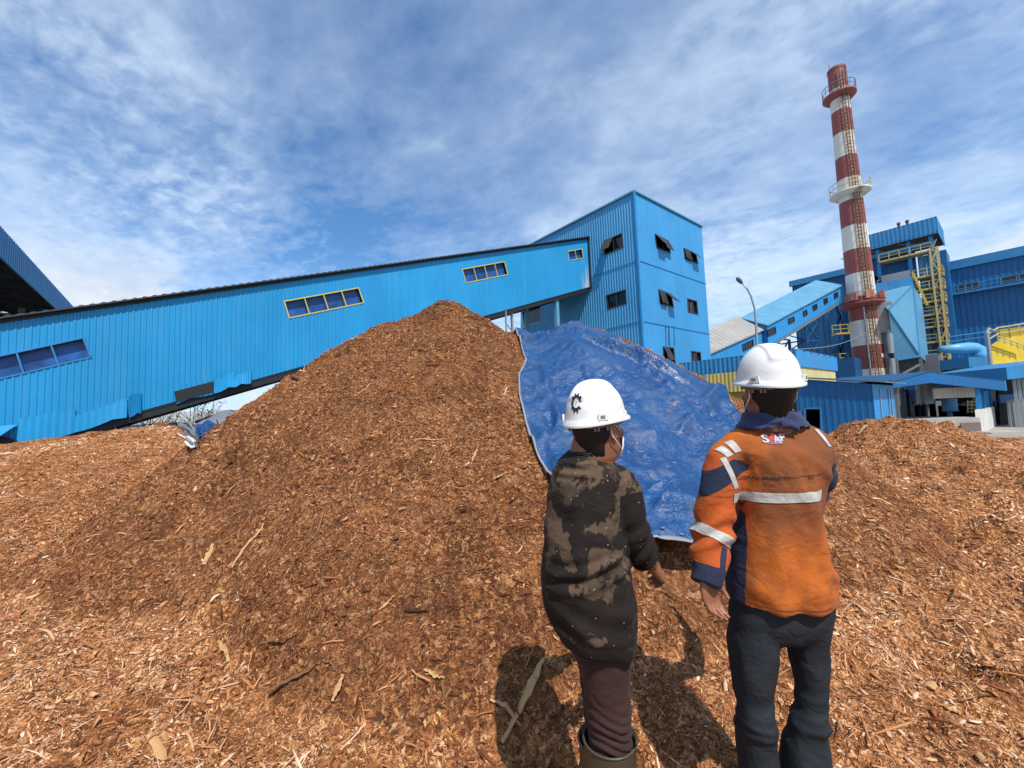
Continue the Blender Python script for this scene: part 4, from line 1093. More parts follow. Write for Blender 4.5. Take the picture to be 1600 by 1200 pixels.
v = t.node('ShaderNodeTexVoronoi'); v.feature = 'DISTANCE_TO_EDGE'; v.inputs['Scale'].default_value = 13
nz = t.node('ShaderNodeTexNoise'); nz.inputs['Scale'].default_value = 3; t.link(o, nz.inputs['Vector'])
ad = t.node('ShaderNodeVectorMath', operation='MULTIPLY_ADD'); t.link(nz.outputs['Color'], ad.inputs[0]); ad.inputs[1].default_value = (.5, .5, .5); t.link(o, ad.inputs[2]); t.link(ad.outputs[0], v.inputs['Vector'])
cr = t.noise(t.mapping(o, (1, 2.0, 1), rot=(0, 0, .5)), 22, 5, .6, 1.2)
cq = t.math('ABSOLUTE', t.math('SUBTRACT', t.noise(t.mapping(o, (1, 2.2, 1), rot=(0, 0, .9), loc=(3, 1, 0)), 9, 4, .55, .9), .5))
b1 = t.bump(cq, .6, .045)
b2 = t.bump(t.math('MULTIPLY', cr, t.ramp(n1, [(.35, .25), (.65, 1)])), .75, .012, b1)
M['tarp'] = t.out(c, t.ramp(dust, [(.4, .27), (.7, .55)]), b2, spec=.5)
tarp = link_mesh('tarpaulin', np_mesh('tarpaulin', TV, Q, True), M['tarp'])
tag(tarp, 'large wrinkled blue plastic tarpaulin draped over the right-hand chip pile', 'tarpaulin')
ORG[tarp.name] = np.zeros(3)
hm = MB(); M['hem'] = plain('grey_tarp_hem', (.22, .23, .25), .55, .25, 8)
def hem_strip(line, inward):
    rg = []
    for i, p in enumerate(line):
        q = inward[i]; d = (p-q); d = d/(np.linalg.norm(d)+1e-9)
        a, b = p+d*.004, p-d*.022
        rg.append([a+UP*.004, b+UP*.007, b+UP*.002, a-UP*.004])
    return rg
TG = TV.reshape(nv, nu, 3)
e1 = hem_strip(TG[6:, 0], TG[6:, 5]); e2 = hem_strip(TG[-1, :], TG[-6, :])
MB().loft(e1).build('hem', M['hem'], tarp, True); MB().loft(e2).build('hem', M['hem'], tarp, True)
eyes = MB()
for k in range(4, nu, 22): eyes.tube([TG[-4, k]+UP*.006, TG[-4, k]+UP*.012], .014, 10)
eyes.build('eyelet_row', M['galv'], tarp)['kind'] = 'stuff'
tarp_poly = np.concatenate([ct_, cr_[1:], cb_[::-1][1:], cl_[::-1][1:]])
def in_poly(x, y, P):
    ins = np.zeros(x.shape, bool); j = len(P)-1
    for i in range(len(P)):
        xi, yi, xj, yj = P[i, 0], P[i, 1], P[j, 0], P[j, 1]
        ins ^= ((yi > y) != (yj > y)) & (x < (xj-xi)*(y-yi)/(yj-yi+1e-12)+xi); j = i
    return ins

# ------------------------------------------------------------------ loose chips covering the beds and piles
def chips():
    pts = []
    for (d0, d1, dens) in ((.9, 1.6, 7000), (1.6, 2.6, 10500), (2.6, 3.8, 7500), (3.8, 5.4, 4000), (5.4, 7.5, 3000), (7.5, 12.0, 1700)):
        half = R(64); area = half*(d1*d1-d0*d0); n_ = int(area*dens)
        rr = np.sqrt(RNG.uniform(d0*d0, d1*d1, n_)); aa = RNG.uniform(-half, half, n_)
        pts.append(np.stack([rr*np.sin(aa), rr*np.cos(aa), rr], -1))
    P = np.concatenate(pts); x, y, d = P.T
    keep = ~in_poly(x, y, tarp_poly[::8])
    e = .02
    z = h_all(x, y); gx = (h_all(x+e, y)-h_all(x-e, y))/(2*e); gy = (h_all(x, y+e)-h_all(x, y-e))/(2*e)
    facing = (-gx*(0-x)-gy*(0-y)+(1.6-z)) > -.3      # back slopes nobody sees need fewer
    keep &= facing | (RNG.random(len(x)) < .25)
    keep &= z > YARD+.02
    x, y, d, z, gx, gy = [q[keep] for q in (x, y, d, z, gx, gy)]
    n_ = len(x)
    N = np.stack([-gx, -gy, np.ones(n_)], -1); N /= np.linalg.norm(N, axis=1)[:, None]
    yaw = RNG.uniform(0, 2*np.pi, n_)
    Tn = np.stack([np.cos(yaw), np.sin(yaw), np.zeros(n_)], -1); Tn -= N*np.sum(Tn*N, 1)[:, None]; Tn /= np.linalg.norm(Tn, axis=1)[:, None]
    Bn = np.cross(N, Tn)
    heap = np.maximum(h_pile1(x, y), h_pile2(x, y)) > h_base(x, y)
    shred = RNG.random(n_) < np.where(heap, .55, .42)
    grow = np.maximum(d/2.3, 1)**.42
    L = np.clip(np.exp(RNG.normal(np.log(.0080), .62, n_)), .004, .09)*np.where(shred, 1.6, 1)*grow
    W = np.where(shred, L*RNG.uniform(.06, .16, n_), L*RNG.uniform(.28, .6, n_))
    lg = RNG.random(n_) < .007; L = np.where(lg, RNG.uniform(.06, .19, n_), L); W = np.where(lg, L*RNG.uniform(.03, .08, n_), W)
    W = np.clip(W, .0020*grow, .020*grow)
    H = np.clip(W*RNG.uniform(.12, .35, n_), .0015, .008)*grow
    pt, rl = RNG.normal(0, .30, n_), RNG.normal(0, .35, n_)
    ca, sa = np.cos(pt)[:, None], np.sin(pt)[:, None]
    X = Tn*ca+N*sa; Z0 = N*ca-Tn*sa
    cb2, sb2 = np.cos(rl)[:, None], np.sin(rl)[:, None]
    Yv = Bn*cb2+Z0*sb2; Zv = Z0*cb2-Bn*sb2
    C = np.stack([x, y, z], -1)+N*(np.abs(sa)*L[:, None]*.28+H[:, None]*.6)
    bend = RNG.normal(0, .10, n_)[:, None]*L[:, None]
    tA, tB = RNG.uniform(.25, 1, n_)[:, None], RNG.uniform(.25, 1, n_)[:, None]
    l, w_, h = L[:, None]/2, W[:, None]/2, H[:, None]
    sk = RNG.normal(0, .2, n_)[:, None]*l
    # 3 cross-sections of 3 verts: left foot, crest edge pair
    secs = []
    for f, tp, bz in ((-1, tA, 0), (0.0, 1.0, 1), (1, tB, 0)):
        base_ = C+X*(l*f)+Zv*(bend*bz)
        secs.append(np.stack([base_-Yv*w_*tp+X*sk*f, base_-Yv*w_*tp*.8+Zv*h, base_+Yv*w_*tp*.8+Zv*h, base_+Yv*w_*tp-X*sk*f], 1))
    V = np.concatenate(secs, 1)                      # n,12,3
    k = np.arange(n_)[:, None, None]*12
    fq = []
    for s_ in (0, 4):
        for j in range(3): fq.append([s_+j, s_+j+1, s_+j+5, s_+j+4])
    fq += [[0, 3, 2, 1], [8, 9, 10, 11]]
    fq = np.array(fq)[None]+k
    me = np_mesh('wood_chips', V.reshape(-1, 3), fq.reshape(-1, 4))
    tint = np.clip(RNG.beta(2.2, 2.6, n_), 0, 1)
    pale = RNG.random(n_) < np.where(heap, .022, .032)
    tint = np.where(pale, RNG.uniform(.82, 1, n_), tint*.85)
    zone = fbm(x*.7+3, y*.7, 3)
    zone2 = fbm(x*2.3+1, y*2.3+5, 3)
    zone3 = -.30*sstep(.42, .85, vnoise(x*2.3+77, y*2.6+31))-.18*sstep(.3, .8, fbm(x*1.6+21, y*1.6+3, 3))*heap  # pits and heap patches tinted darker, shading put into the chip colour
    tint = np.clip(tint+.14*zone+.10*zone2+zone3-np.where(heap, -.01, -.25), 0, 1)
    fattr(me, 'tint', np.repeat(tint, 12)); fattr(me, 'hue', np.repeat(RNG.random(n_), 12))
    print('chips', n_)
    t = NT('wood_chip')
    hot = lambda *c: (min(1, c[0]*1.04), c[1]*.965, c[2]*.92)
    c = t.ramp(t.attr('tint'), [(0, hot(.030, .012, .006)), (.20, hot(.11, .040, .014)), (.42, hot(.27, .108, .036)), (.62, hot(.43, .205, .080)), (.80, hot(.60, .37, .20)), (1, hot(.74, .57, .40))])
    c = t.mix(t.math('MULTIPLY', t.attr('hue'), .35), c, (.33, .10, .05))
    o = t.coord(); fb_ = t.noise(t.mapping(o, (1, 1, 1)), 220, 3, .7)
    c = t.mix(.35, c, t.ramp(fb_, [(.3, .15), (.7, .85)]), 'OVERLAY')
    m_ = t.out(c, .8, t.bump(fb_, .4, .003), spec=.2)
    o_ = link_mesh('wood_chips', me, m_); o_['kind'] = 'stuff'
chips()

# ------------------------------------------------------------------ long splinters and sticks lying on the beds
t = NT('pale_stick'); o = t.coord()
fb_ = t.noise(t.mapping(o, (30, 30, 30)), 3, 4, .7)
M['stick_pale'] = t.out(t.mix(fb_, (.30, .15, .055), (.58, .36, .17)), .75, t.bump(fb_, .5, .004), spec=.2)
t = NT('brown_stick'); o = t.coord(); fb_ = t.noise(t.mapping(o, (30, 30, 30)), 3, 4, .7)
M['stick_brown'] = t.out(t.mix(fb_, (.09, .04, .018), (.24, .12, .05)), .8, t.bump(fb_, .5, .004), spec=.2)
t = NT('dark_stick'); o = t.coord(); fb_ = t.noise(t.mapping(o, (30, 30, 30)), 3, 4, .7)
M['stick_dark'] = t.out(t.mix(fb_, (.02, .012, .008), (.06, .03, .015)), .8, t.bump(fb_, .5, .004), spec=.2)
def stick(pts, wpx, mat, label, lift=.012, flatk=.45):
    P = [hit(*p) for p in pts]
    if any(p is None for p in P): return
    P = np.array(P); n_ = 10
    Qc = curve(P, n_, False); 
    Qc[:, 2] = np.maximum(Qc[:, 2], h_all(Qc[:, 0], Qc[:, 1]))+lift
    dist = np.linalg.norm(P.mean(0)-CAM); w_ = wpx/F*dist/2
    rg = []
    for i in range(n_):
        d = Qc[min(i+1, n_-1)]-Qc[max(i-1, 0)]; d /= np.linalg.norm(d)
        s_ = np.cross(d, UP); s_ /= np.linalg.norm(s_); u_ = np.cross(s_, d)
        f = i/(n_-1); r_ = w_*(.45+.55*math.sin(math.pi*min(max(f*1.15, .08), .97)))*(1+.18*math.sin(i*5.1+wpx))
        jit = u_*.004*math.sin(i*3.3+wpx)
        rg.append([Qc[i]+jit+s_*r_*math.cos(q)+u_*r_*flatk*math.sin(q) for q in np.linspace(0, 2*math.pi, 8)[:-1]])
    o = MB().loft(rg).build('stick', mat, None, True); o.data.set_sharp_from_angle(angle=.7)
    tag(o, label, 'stick', 'sticks and splinters lying on the chips')
stick([(849, 1036), (838, 1062), (826, 1090), (812, 1118), (800, 1140), (784, 1166)], 11, M['stick_pale'], 'thick pale split stick in the shadow left of the black-shirted man')
stick([(767, 1105), (782, 1112), (796, 1120), (806, 1132), (814, 1143)], 7, M['stick_pale'], 'short bent stick crossing the thick pale split stick')
stick([(418, 1083), (436, 1073), (458, 1062), (480, 1052), (502, 1041)], 8, M['stick_brown'], 'long brown branch lying at the foot of the tall pile')
stick([(502, 1041), (514, 1044), (524, 1052)], 4, M['stick_brown'], 'thin dark tip broken off the long brown branch')
stick([(536, 1057), (528, 1078), (519, 1099)], 7, M['stick_pale'], 'very pale pointed splinter right of the long brown branch')
stick([(664, 1055), (680, 1060), (694, 1062)], 7, M['stick_pale'], 'pale knotty twig lying flat between the splinter and the shadow')
stick([(690, 1066), (694, 1085), (692, 1108)], 4, M['stick_brown'], 'thin curved twig hanging down from the knotty twig')
stick([(592, 956), (604, 946), (616, 936)], 6, M['stick_pale'], 'short pale wedge-shaped splinter in the middle of the bare slope')
stick([(400, 1015), (425, 1003), (462, 984)], 5, M['stick_brown'], 'slim stick lying above the long brown branch')
stick([(632, 957), (650, 957), (668, 957)], 6, M['stick_dark'], 'dark rotten twig on the slope above the knotty twig')
stick([(233, 1155), (246, 1172), (260, 1196)], 9, M['stick_pale'], 'pale stick poking up at the bottom edge, far left')
stick([(362, 890), (380, 866), (402, 838), (412, 822)], 4, M['stick_pale'], 'straight thin stick on the left flank of the tall pile')
stick([(318, 888), (326, 872), (332, 858)], 7, M['stick_pale'], 'broad flat splinter on the left flank near the straight stick')
stick([(343, 1005), (351, 1020), (357, 1036)], 6, M['stick_pale'], 'stubby pale splinter at the left foot of the tall pile')
stick([(555, 621), (570, 612), (592, 598)], 3, M['stick_pale'], 'long thin stick near the top of the tall pile')
stick([(738, 724), (744, 706), (748, 700)], 4, M['stick_pale'], 'yellowish splinter high on the right of the bare slope')
stick([(632, 735), (640, 752), (646, 764)], 4, M['stick_brown'], 'brown stick standing out halfway up the bare slope')
stick([(771, 750), (785, 744), (800, 740)], 4, M['stick_pale'], 'pale stick beside the grey edge of the tarpaulin')
stick([(1342, 682), (1349, 674), (1356, 667)], 3, M['stick_pale'], 'thin stick jutting up by the foot of the blue shed', .05)
stick([(1475, 1110), (1490, 1117), (1502, 1121)], 6, M['stick_pale'], 'pale flat splinter on the rippled bed at lower right')
stick([(1531, 1180), (1535, 1195)], 6, M['stick_pale'], 'pale upright splinter at the bottom edge, far right')
stick([(1452, 1079), (1459, 1069)], 9, M['stick_pale'], 'square pale chip on the rippled right-hand bed')
stick([(447, 905), (455, 895)], 3, M['stick_pale'], 'small pale splinter low on the tall pile')
# twig sticking out of the skyline of the tall pile
p = hit(470, 596); q = np.array(p)
MB().tube([q, at(463, 592, p[1]), at(458, 590, p[1]), at(454, 586, p[1])], [.012, .02, .016, .006], 6).tube([at(460, 591, p[1]), at(455, 594, p[1])], [.012, .004], 6).build('twig', M['stick_dark']).__setitem__('label', 'small dark forked twig on the skyline of the tall pile')
bpy.data.objects['twig']['category'] = 'twig'
# ------------------------------------------------------------------ things beyond the left-hand bed
def lumpy(c, rx, ry, h, seed, n=36, m=14, rough_=.18, power=1.6):
    rg = []
    for i in range(m+1):
        f = i/m
        rr_ = []
        for k in range(n):
            a = 2*math.pi*k/n; w_ = 1+rough_*float(vnoise(np.array([math.cos(a)*1.7+seed]), np.array([math.sin(a)*1.7+f*2]))[0])
            rr_.append([c[0]+rx*(1-f)*w_*math.cos(a)+.0, c[1]+ry*(1-f)*w_*math.sin(a), c[2]+h*(1-(1-f)**power)*(1+.08*float(vnoise(np.array([a*2+seed]), np.array([f*5]))[0]))])
        rg.append(rr_)
    return rg
p = at(250, 690, 13.0)
MB().loft(lumpy([p[0], p[1], YARD-.1], 2.3, 1.6, at(285, 664, 13)[2]-YARD+.1, 3), True, True).build('wood_chip_pile', M['chips_heap'], None, True)
tag(bpy.data.objects['wood_chip_pile.003'], 'small dark chip mound behind the left bed, by the bare bushes', 'wood chip pile')
p = at(362, 690, 13.6)
t = NT('grey_tarp'); o = t.coord()
M['grey_tarp'] = t.out(t.mix(t.noise(o, 1.5, 5), (.11, .115, .135), (.20, .20, .22)), .5, t.bump(t.noise(o, 5, 5), .5, .04))
tm = MB().loft(lumpy([p[0], p[1], YARD], 2.6, 2.0, at(362, 648, 13.6)[2]-YARD, 8, 40, 14, .10, 2.4), True, True).build('tarp_mound', M['grey_tarp'], None, True)
tag(tm, 'grey tarpaulin-covered mound glimpsed behind the left flank of the tall pile', 'covered mound')
def sheet(quad, mat, name, n_=16, amp=.05, seed=1):
    TL, TR, BR, BL = [np.asarray(q, float) for q in quad]; V = []; fs = []
    for j in range(n_+1):
        for i in range(n_+1):
            u, v = i/n_, j/n_; q = (TL*(1-u)+TR*u)*(1-v)+(BL*(1-u)+BR*u)*v
            q = q+np.array([0, -1, .6])*amp*float(vnoise(np.array([u*4+seed]), np.array([v*4+seed*2]))[0]+.5*vnoise(np.array([u*9]), np.array([v*9+seed]))[0]); V.append(q)
    for j in range(n_):
        for i in range(n_): a = j*(n_+1)+i; fs.append((a, a+1, a+n_+2, a+n_+1))
    return MB().add(V, fs).build(name, mat, None, True)
hw_ = hit(300, 708); yw = hw_[1]
o = sheet([at(282, 680, yw+.25), at(314, 684, yw+.15), at(309, 700, yw), at(292, 697, yw)], plain('white_plastic', (.66, .66, .68), .4, .12, 6), 'plastic_sheet', amp=.08); tag(o, 'crumpled white plastic sheet lying at the foot of the tall pile, far left', 'plastic sheet')
o = sheet([at(312, 662, yw+.6), at(342, 657, yw+.7), at(330, 686, yw+.2), at(306, 682, yw+.2)], M['tarp'] if 'tarp' in M else M['blue_deep'], 'plastic_sheet', amp=.07, seed=4); tag(o, 'scrap of bright blue sheet beside the crumpled white plastic', 'plastic sheet')
o = sheet([at(279, 665, yw+.7), at(308, 662, yw+.7), at(310, 679, yw+.3), at(286, 679, yw+.3)], M['steel_grey'], 'plastic_sheet', amp=.08, seed=7); tag(o, 'dull grey rag of sheet above the crumpled white plastic', 'plastic sheet')
t = NT('leaf'); M['leaf'] = t.out(t.mix(t.attr('lv'), (.06, .10, .03), (.16, .18, .07)), .7, spec=.2); t.b.inputs['Transmission Weight'].default_value = 0
M['bark'] = plain('grey_bark', (.10, .08, .06), .9, .3)
def shrub(base, h, spread, nb, nl, seed, label, cat='bush'):
    rs = random.Random(seed); e = empty('shrub', base, label, cat, 'bushes beyond the left bed'); m = MB(); tips = []
    def grow(p, d, L, r_, lev):
        pts = [p]; q = np.array(p, float)
        for k in range(4):
            d = d+np.array([rs.gauss(0, .16), rs.gauss(0, .16), rs.gauss(.03, .1)]); d /= np.linalg.norm(d); q = q+d*L/4; pts.append(q.copy())
        m.tube(pts, list(np.linspace(r_, r_*.45, 5)), 4)
        if lev == 0: tips.extend(pts[1:]); return
        for k in range(3 if lev > 1 else 4):
            f = rs.randint(1, 4); d2 = d+np.array([rs.gauss(0, .6), rs.gauss(0, .6), rs.gauss(.1, .35)]); d2 /= np.linalg.norm(d2)
            grow(pts[f], d2, L*.62, r_*.5, lev-1)
    for k in range(nb):
        a = 2*math.pi*k/nb+rs.random(); d = np.array([math.cos(a)*spread, math.sin(a)*spread, 1.0]); grow(np.array(base, float), d/np.linalg.norm(d), h*.6, .03*h/2, 2)
    m.build('stem', M['bark'], e)
    V = []; fs = []; lv = []
    for k in range(nl):
        c = np.array(rs.choice(tips))+np.array([rs.gauss(0, .06), rs.gauss(0, .06), rs.gauss(0, .06)]); s_ = rs.uniform(.025, .06); a = np.array([rs.gauss(0, 1), rs.gauss(0, 1), rs.gauss(0, .6)]); a /= np.linalg.norm(a); b = np.cross(a, [rs.gauss(0, 1), rs.gauss(0, 1), rs.gauss(0, 1)]); b /= np.linalg.norm(b)+1e-6
        i = len(V); V += [c-a*s_, c+b*s_*.45, c+a*s_, c-b*s_*.45]; fs.append((i, i+1, i+2, i+3)); lv += [rs.random()]*4
    o = MB().add(V, fs).build('foliage', M['leaf'], e); fattr(o.data, 'lv', lv)
def gz(px, py, Y): p = at(px, py, Y); return [p[0], p[1], YARD]
shrub(gz(262, 680, 17), 3.4, .75, 7, 500, 3, 'tall half-bare bush with thin twigs standing behind the small dark chip mound')
shrub(gz(318, 680, 18.5), 3.3, .45, 5, 700, 5, 'leafier upright bush between the half-bare bush and the tall pile')
shrub(gz(232, 684, 16), 1.9, .9, 6, 800, 9, 'low spreading green bush left of the half-bare bush')
shrub(gz(172, 680, 18), 2.4, .8, 7, 650, 12, 'dark scrubby bush under the lower edge of the long gallery')
# low far shed roof at the horizon
fs_ = empty('warehouse', flat(at(205, 670, 60))+UP*YARD, 'long low pale blue-grey warehouse far off under the gallery', 'warehouse')
a, b = at(120, 668, 62), at(300, 668, 58); wv_ = np.array([0, 12, 0])
MB().prism([[a[0], a[1], YARD], [b[0], b[1], YARD], [b[0], b[1], 1.9], [a[0], a[1], 1.9]], wv_).build('wall', M['blue_pale'], fs_)
MB().prism([[a[0]-.4, a[1]-.5, 1.95], [b[0]+.4, b[1]-.5, 1.95], [b[0]+.4, b[1]+6, 3.6], [a[0]-.4, a[1]+6, 3.6]], UP*.1).prism([[a[0]-.4, a[1]+12.5, 1.95], [b[0]+.4, b[1]+12.5, 1.95], [b[0]+.4, b[1]+6.02, 3.6], [a[0]-.4, a[1]+6.02, 3.6]], UP*.1).build('roof', M['roof_grey'], fs_)
# ------------------------------------------------------------------ people
def sring(c, ax, ay, a, b, n=40, p=2.3, bf=None):
    """superellipse ring; b towards +ay, bf (if given) towards -ay"""
    out = []
    for k in range(n):
        q = 2*math.pi*k/n; cx, sy = math.cos(q), math.sin(q)
        x = abs(cx)**(2/p)*math.copysign(1, cx); y = abs(sy)**(2/p)*math.copysign(1, sy)
        bb = b if (sy >= 0 or bf is None) else bf
        out.append(np.asarray(c)+np.asarray(ax)*a*x+np.asarray(ay)*bb*y)
    return out
def limb(mb, pts, rads, n=20, flat_=1.0, m=6):
    """tapered limb along a smoothed path"""
    P = np.array(pts, float); rads = np.array(rads, float)
    t0 = np.linspace(0, 1, len(P)); t1 = np.linspace(0, 1, (len(P)-1)*m+1)
    Qp = np.stack([np.interp(t1, t0, P[:, k]) for k in range(3)], -1); rr = np.interp(t1, t0, rads)
    for _ in range(3): Qp[1:-1] = .25*Qp[:-2]+.5*Qp[1:-1]+.25*Qp[2:]
    mb.tube(list(Qp), list(rr), n)
def blob(mb, c, r, n=14):
    c = np.asarray(c, float); r = np.asarray(r, float)*np.ones(3)
    rg = []
    for i in range(1, n):
        th = math.pi*i/n
        rg.append([c+r*np.array([math.sin(th)*math.cos(2*math.pi*k/20), math.sin(th)*math.sin(2*math.pi*k/20), -math.cos(th)]) for k in range(20)])
    mb.loft(rg)
def voxel(mb, size, it=4, fac=.5):
    o = bpy.data.objects.new("tmp_v", mb.mesh("tmp_v")); COL.objects.link(o)
    m = o.modifiers.new("r", 'REMESH'); m.mode = 'VOXEL'; m.voxel_size = size
    s = o.modifiers.new("s", 'SMOOTH'); s.iterations = it; s.factor = fac
    me = eval_mesh(o, "cloth"); d = o.data; bpy.data.objects.remove(o); bpy.data.meshes.remove(d)
    me.materials.clear(); return me
def getV(me):
    V = np.empty(len(me.vertices)*3, np.float32); me.vertices.foreach_get('co', V); return V.reshape(-1, 3).astype(float)
def getN(me):
    V = np.empty(len(me.vertices)*3, np.float32); me.vertices.foreach_get('normal', V); return V.reshape(-1, 3).astype(float)
def setV(me, V): me.vertices.foreach_set('co', np.asarray(V, np.float32).ravel()); me.update()
def n3(P, s, o=(0, 0, 0)):
    """cheap 3-D noise out of 2-D slices"""
    x, y, z = (P[:, k]*s+o[k] for k in range(3))
    return (vnoise(x+.37*z, y+13.1)+vnoise(y+5.2+.31*x, z)+vnoise(z+2.7, x+7.9+.29*y))/1.8
def wrinkle(me, fn, it=0):
    V, N = getV(me), getN(me); V2 = V+N*fn(V, N)[:, None]; setV(me, V2); return V2
def bvh(me):
    return BVHTree.FromPolygons([v.co[:] for v in me.vertices], [p.vertices[:] for p in me.polygons])
def cast(b, p, d, off=.002):
    h = b.ray_cast(Vector([float(c) for c in p]), Vector([float(c) for c in d]))
    if h[0] is None: return None
    n = h[1] if h[1].dot(Vector([float(c) for c in d])) < 0 else -h[1]
    return np.array(h[0][:])+np.array(n[:])*off
def patch(b, quad, nu_, nv_, d, th=.0025):
    """a thin strip laid on a garment: quad TL,TR,BR,BL of start points cast along d"""
    TL, TR, BR, BL = [np.asarray(q, float) for q in quad]; G = []
    for j in range(nv_+1):
        for i in range(nu_+1):
            u, v = i/nu_, j/nv_
            G.append(cast(b, (TL*(1-u)+TR*u)*(1-v)+(BL*(1-u)+BR*u)*v, d, th))
    mb = MB(); idx = {}
    V = []
    for k, g in enumerate(G):
        if g is not None: idx[k] = len(V); V.append(g)
    fs = []
    for j in range(nv_):
        for i in range(nu_):
            q = [j*(nu_+1)+i, j*(nu_+1)+i+1, (j+1)*(nu_+1)+i+1, (j+1)*(nu_+1)+i]
            if all(k in idx for k in q):
                pts = [V[idx[k]] for k in q]
                if max(np.linalg.norm(pts[a]-pts[a-1]) for a in range(4)) < .08: fs.append([idx[k] for k in q])
    return mb.add(V, fs)

# materials
def cloth_mat(name, build, rough=.85, weave=900, bumpk=.25, sheen=.15):
    t = NT(name); o = t.coord(); c = build(t, o)
    wv = t.noise(o, weave, 2, .6); w2 = t.noise(o, 60, 4, .6)
    w3 = t.math('ABSOLUTE', t.math('SUBTRACT', t.noise(t.mapping(o, (1, 1, 1.5), rot=(.2, .3, .1)), 11, 3, .5, .7), .5))
    b = t.bump(w3, .33, .03, t.bump(w2, .35, .005, t.bump(wv, bumpk, .0015)))
    m_ = t.out(c, rough, b, spec=.2)
    t.b.inputs['Sheen Weight'].default_value = sheen; t.b.inputs['Sheen Roughness'].default_value = .5
    return m_
def orange_cloth(t, o):
    n1 = t.noise(o, 5, 5, .6); base = t.mix(t.ramp(n1, [(.3, 0), (.7, 1)]), (.34, .072, .009), (.46, .115, .014))
    gr = t.noise(t.mapping(o, (1, 1, .6)), 7, 6, .7, .4); base = t.mix(t.ramp(gr, [(.44, 0), (.70, .75)]), base, (.19, .065, .024))
    sp = t.noise(o, 60, 4, .7); base = t.mix(t.ramp(sp, [(.62, 0), (.75, .35)]), base, (.12, .06, .035))
    so = t.math('ADD', t.attr('soil'), t.math('MULTIPLY', t.math('SUBTRACT', t.noise(t.mapping(o, (1, 1, .5), loc=(2, 7, 1)), 8, 6, .7), .5), 1.1)); base = t.mix(t.ramp(so, [(.30, 0), (.75, .9)]), base, (.165, .055, .020)); sl = t.attr('sleeve'); base = t.mix(t.math('MULTIPLY', sl, .6), base, (.42, .070, .016))
    nv = t.math('GREATER_THAN', t.attr('navy'), 0.0)
    return t.mix(nv, base, t.mix(t.noise(o, 12, 4), (.012, .016, .035), (.026, .034, .065)))
M['orange'] = cloth_mat('orange_work_cloth', orange_cloth, .85, 900, .25, .04)
M['navy'] = cloth_mat('navy_work_cloth', lambda t, o: t.mix(t.noise(o, 9, 5), (.016, .024, .065), (.04, .055, .125)))
M['silver'] = cloth_mat('silver_tape', lambda t, o: t.mix(t.ramp(t.noise(o, 30, 5, .7), [(.3, 0), (.75, 1)]), (.50, .49, .45), (.28, .26, .23)), .5, 500, .15)
M['trouser'] = cloth_mat('black_work_cloth', lambda t, o: t.mix(t.noise(o, 6, 5), (.012, .0145, .0175), (.027, .032, .038)), .75, 900, .25, 0.0)
M['brown_trouser'] = cloth_mat('brown_work_cloth', lambda t, o: t.mix(t.noise(o, 8, 5), (.026, .012, .010), (.055, .026, .022)), .85, 900, .25, .03)
def camo(t, o):
    base = t.mix(t.noise(o, 8, 5), (.008, .0055, .0045), (.018, .012, .010))
    n1 = t.noise(t.mapping(o, (1, 1, 1), loc=(3.1, .7, 1.9)), 7.0, 6, .58, .35)
    n2 = t.noise(t.mapping(o, (1, 1, 1), loc=(.2, 5.1, 2.2)), 34, 4, .7)
    d = t.math('ADD', t.math('ADD', n1, t.math('MULTIPLY', t.math('SUBTRACT', n2, .5), .10)), t.attr('bleach'))
    tone = t.mix(t.noise(o, 11, 4), (.058, .036, .022), (.115, .075, .048))
    c = t.mix(t.ramp(d, [(.50, 0), (.525, 1)]), base, tone)
    d2 = t.math('ADD', t.noise(t.mapping(o, (1, 1, 1), loc=(8, 2, 4)), 10, 5, .6, .4), t.math('MULTIPLY', t.attr('bleach'), .6))
    c = t.mix(t.ramp(d2, [(.57, 0), (.59, .8)]), c, (.050, .035, .022))
    sp = t.node('ShaderNodeTexVoronoi'); sp.inputs['Scale'].default_value = 55; t.link(o, sp.inputs['Vector'])
    ss = t.node('ShaderNodeSeparateColor'); t.link(sp.outputs['Color'], ss.inputs[0])
    dot = t.math('MULTIPLY', t.math('LESS_THAN', sp.outputs['Distance'], .16), t.math('GREATER_THAN', ss.outputs[0], .86))
    return t.mix(t.math('MULTIPLY', dot, .8), c, (.30, .20, .12))
M['camo'] = cloth_mat('stained_dark_shirt', camo, .8, 900, .25, .02)
t = NT('brown_skin'); o = t.coord()
c = t.mix(t.noise(o, 14, 5), (.20, .080, .042), (.30, .130, .072))
M['skin'] = t.out(c, .5, t.bump(t.noise(o, 260, 3), .15, .002), spec=.4)
t.b.inputs['Subsurface Weight'].default_value = .06; t.b.inputs['Subsurface Radius'].default_value = (.01, .004, .002)
t = NT('black_hair'); o = t.coord()
M['hair'] = t.out(t.mix(t.noise(o, 300, 3), (.004, .0035, .003), (.016, .013, .011)), .55, t.bump(t.noise(t.mapping(o, (1, 1, .25)), 420, 3), .8, .003), spec=.3)
t = NT('white_helmet_shell'); o = t.coord()
d1 = t.noise(o, 10, 6, .65); c = t.mix(t.ramp(d1, [(.45, 0), (.75, .35)]), (.70, .70, .68), (.46, .45, .42))
sp = t.noise(t.mapping(o, (1, 1, 3)), 75, 4, .75); c = t.mix(t.ramp(sp, [(.60, 0), (.70, .7)]), c, (.30, .28, .25))
M['helmet'] = t.out(c, t.ramp(d1, [(.3, .32), (.7, .5)]), t.bump(d1, .05, .003), spec=.45)
M['mask'] = plain('white_mask_cloth', (.72, .72, .70), .8, .06, 30, 0, .1)
M['strap'] = plain('grey_webbing', (.20, .17, .15), .8, .25, 20)
M['gum'] = plain('olive_rubber', (.060, .048, .030), .42, .25, 9, 0, .2)
M['shoe'] = plain('black_leather', (.012, .011, .010), .45, .3, 12)
M['ink'] = plain('black_ink', (.010, .010, .012), .5)
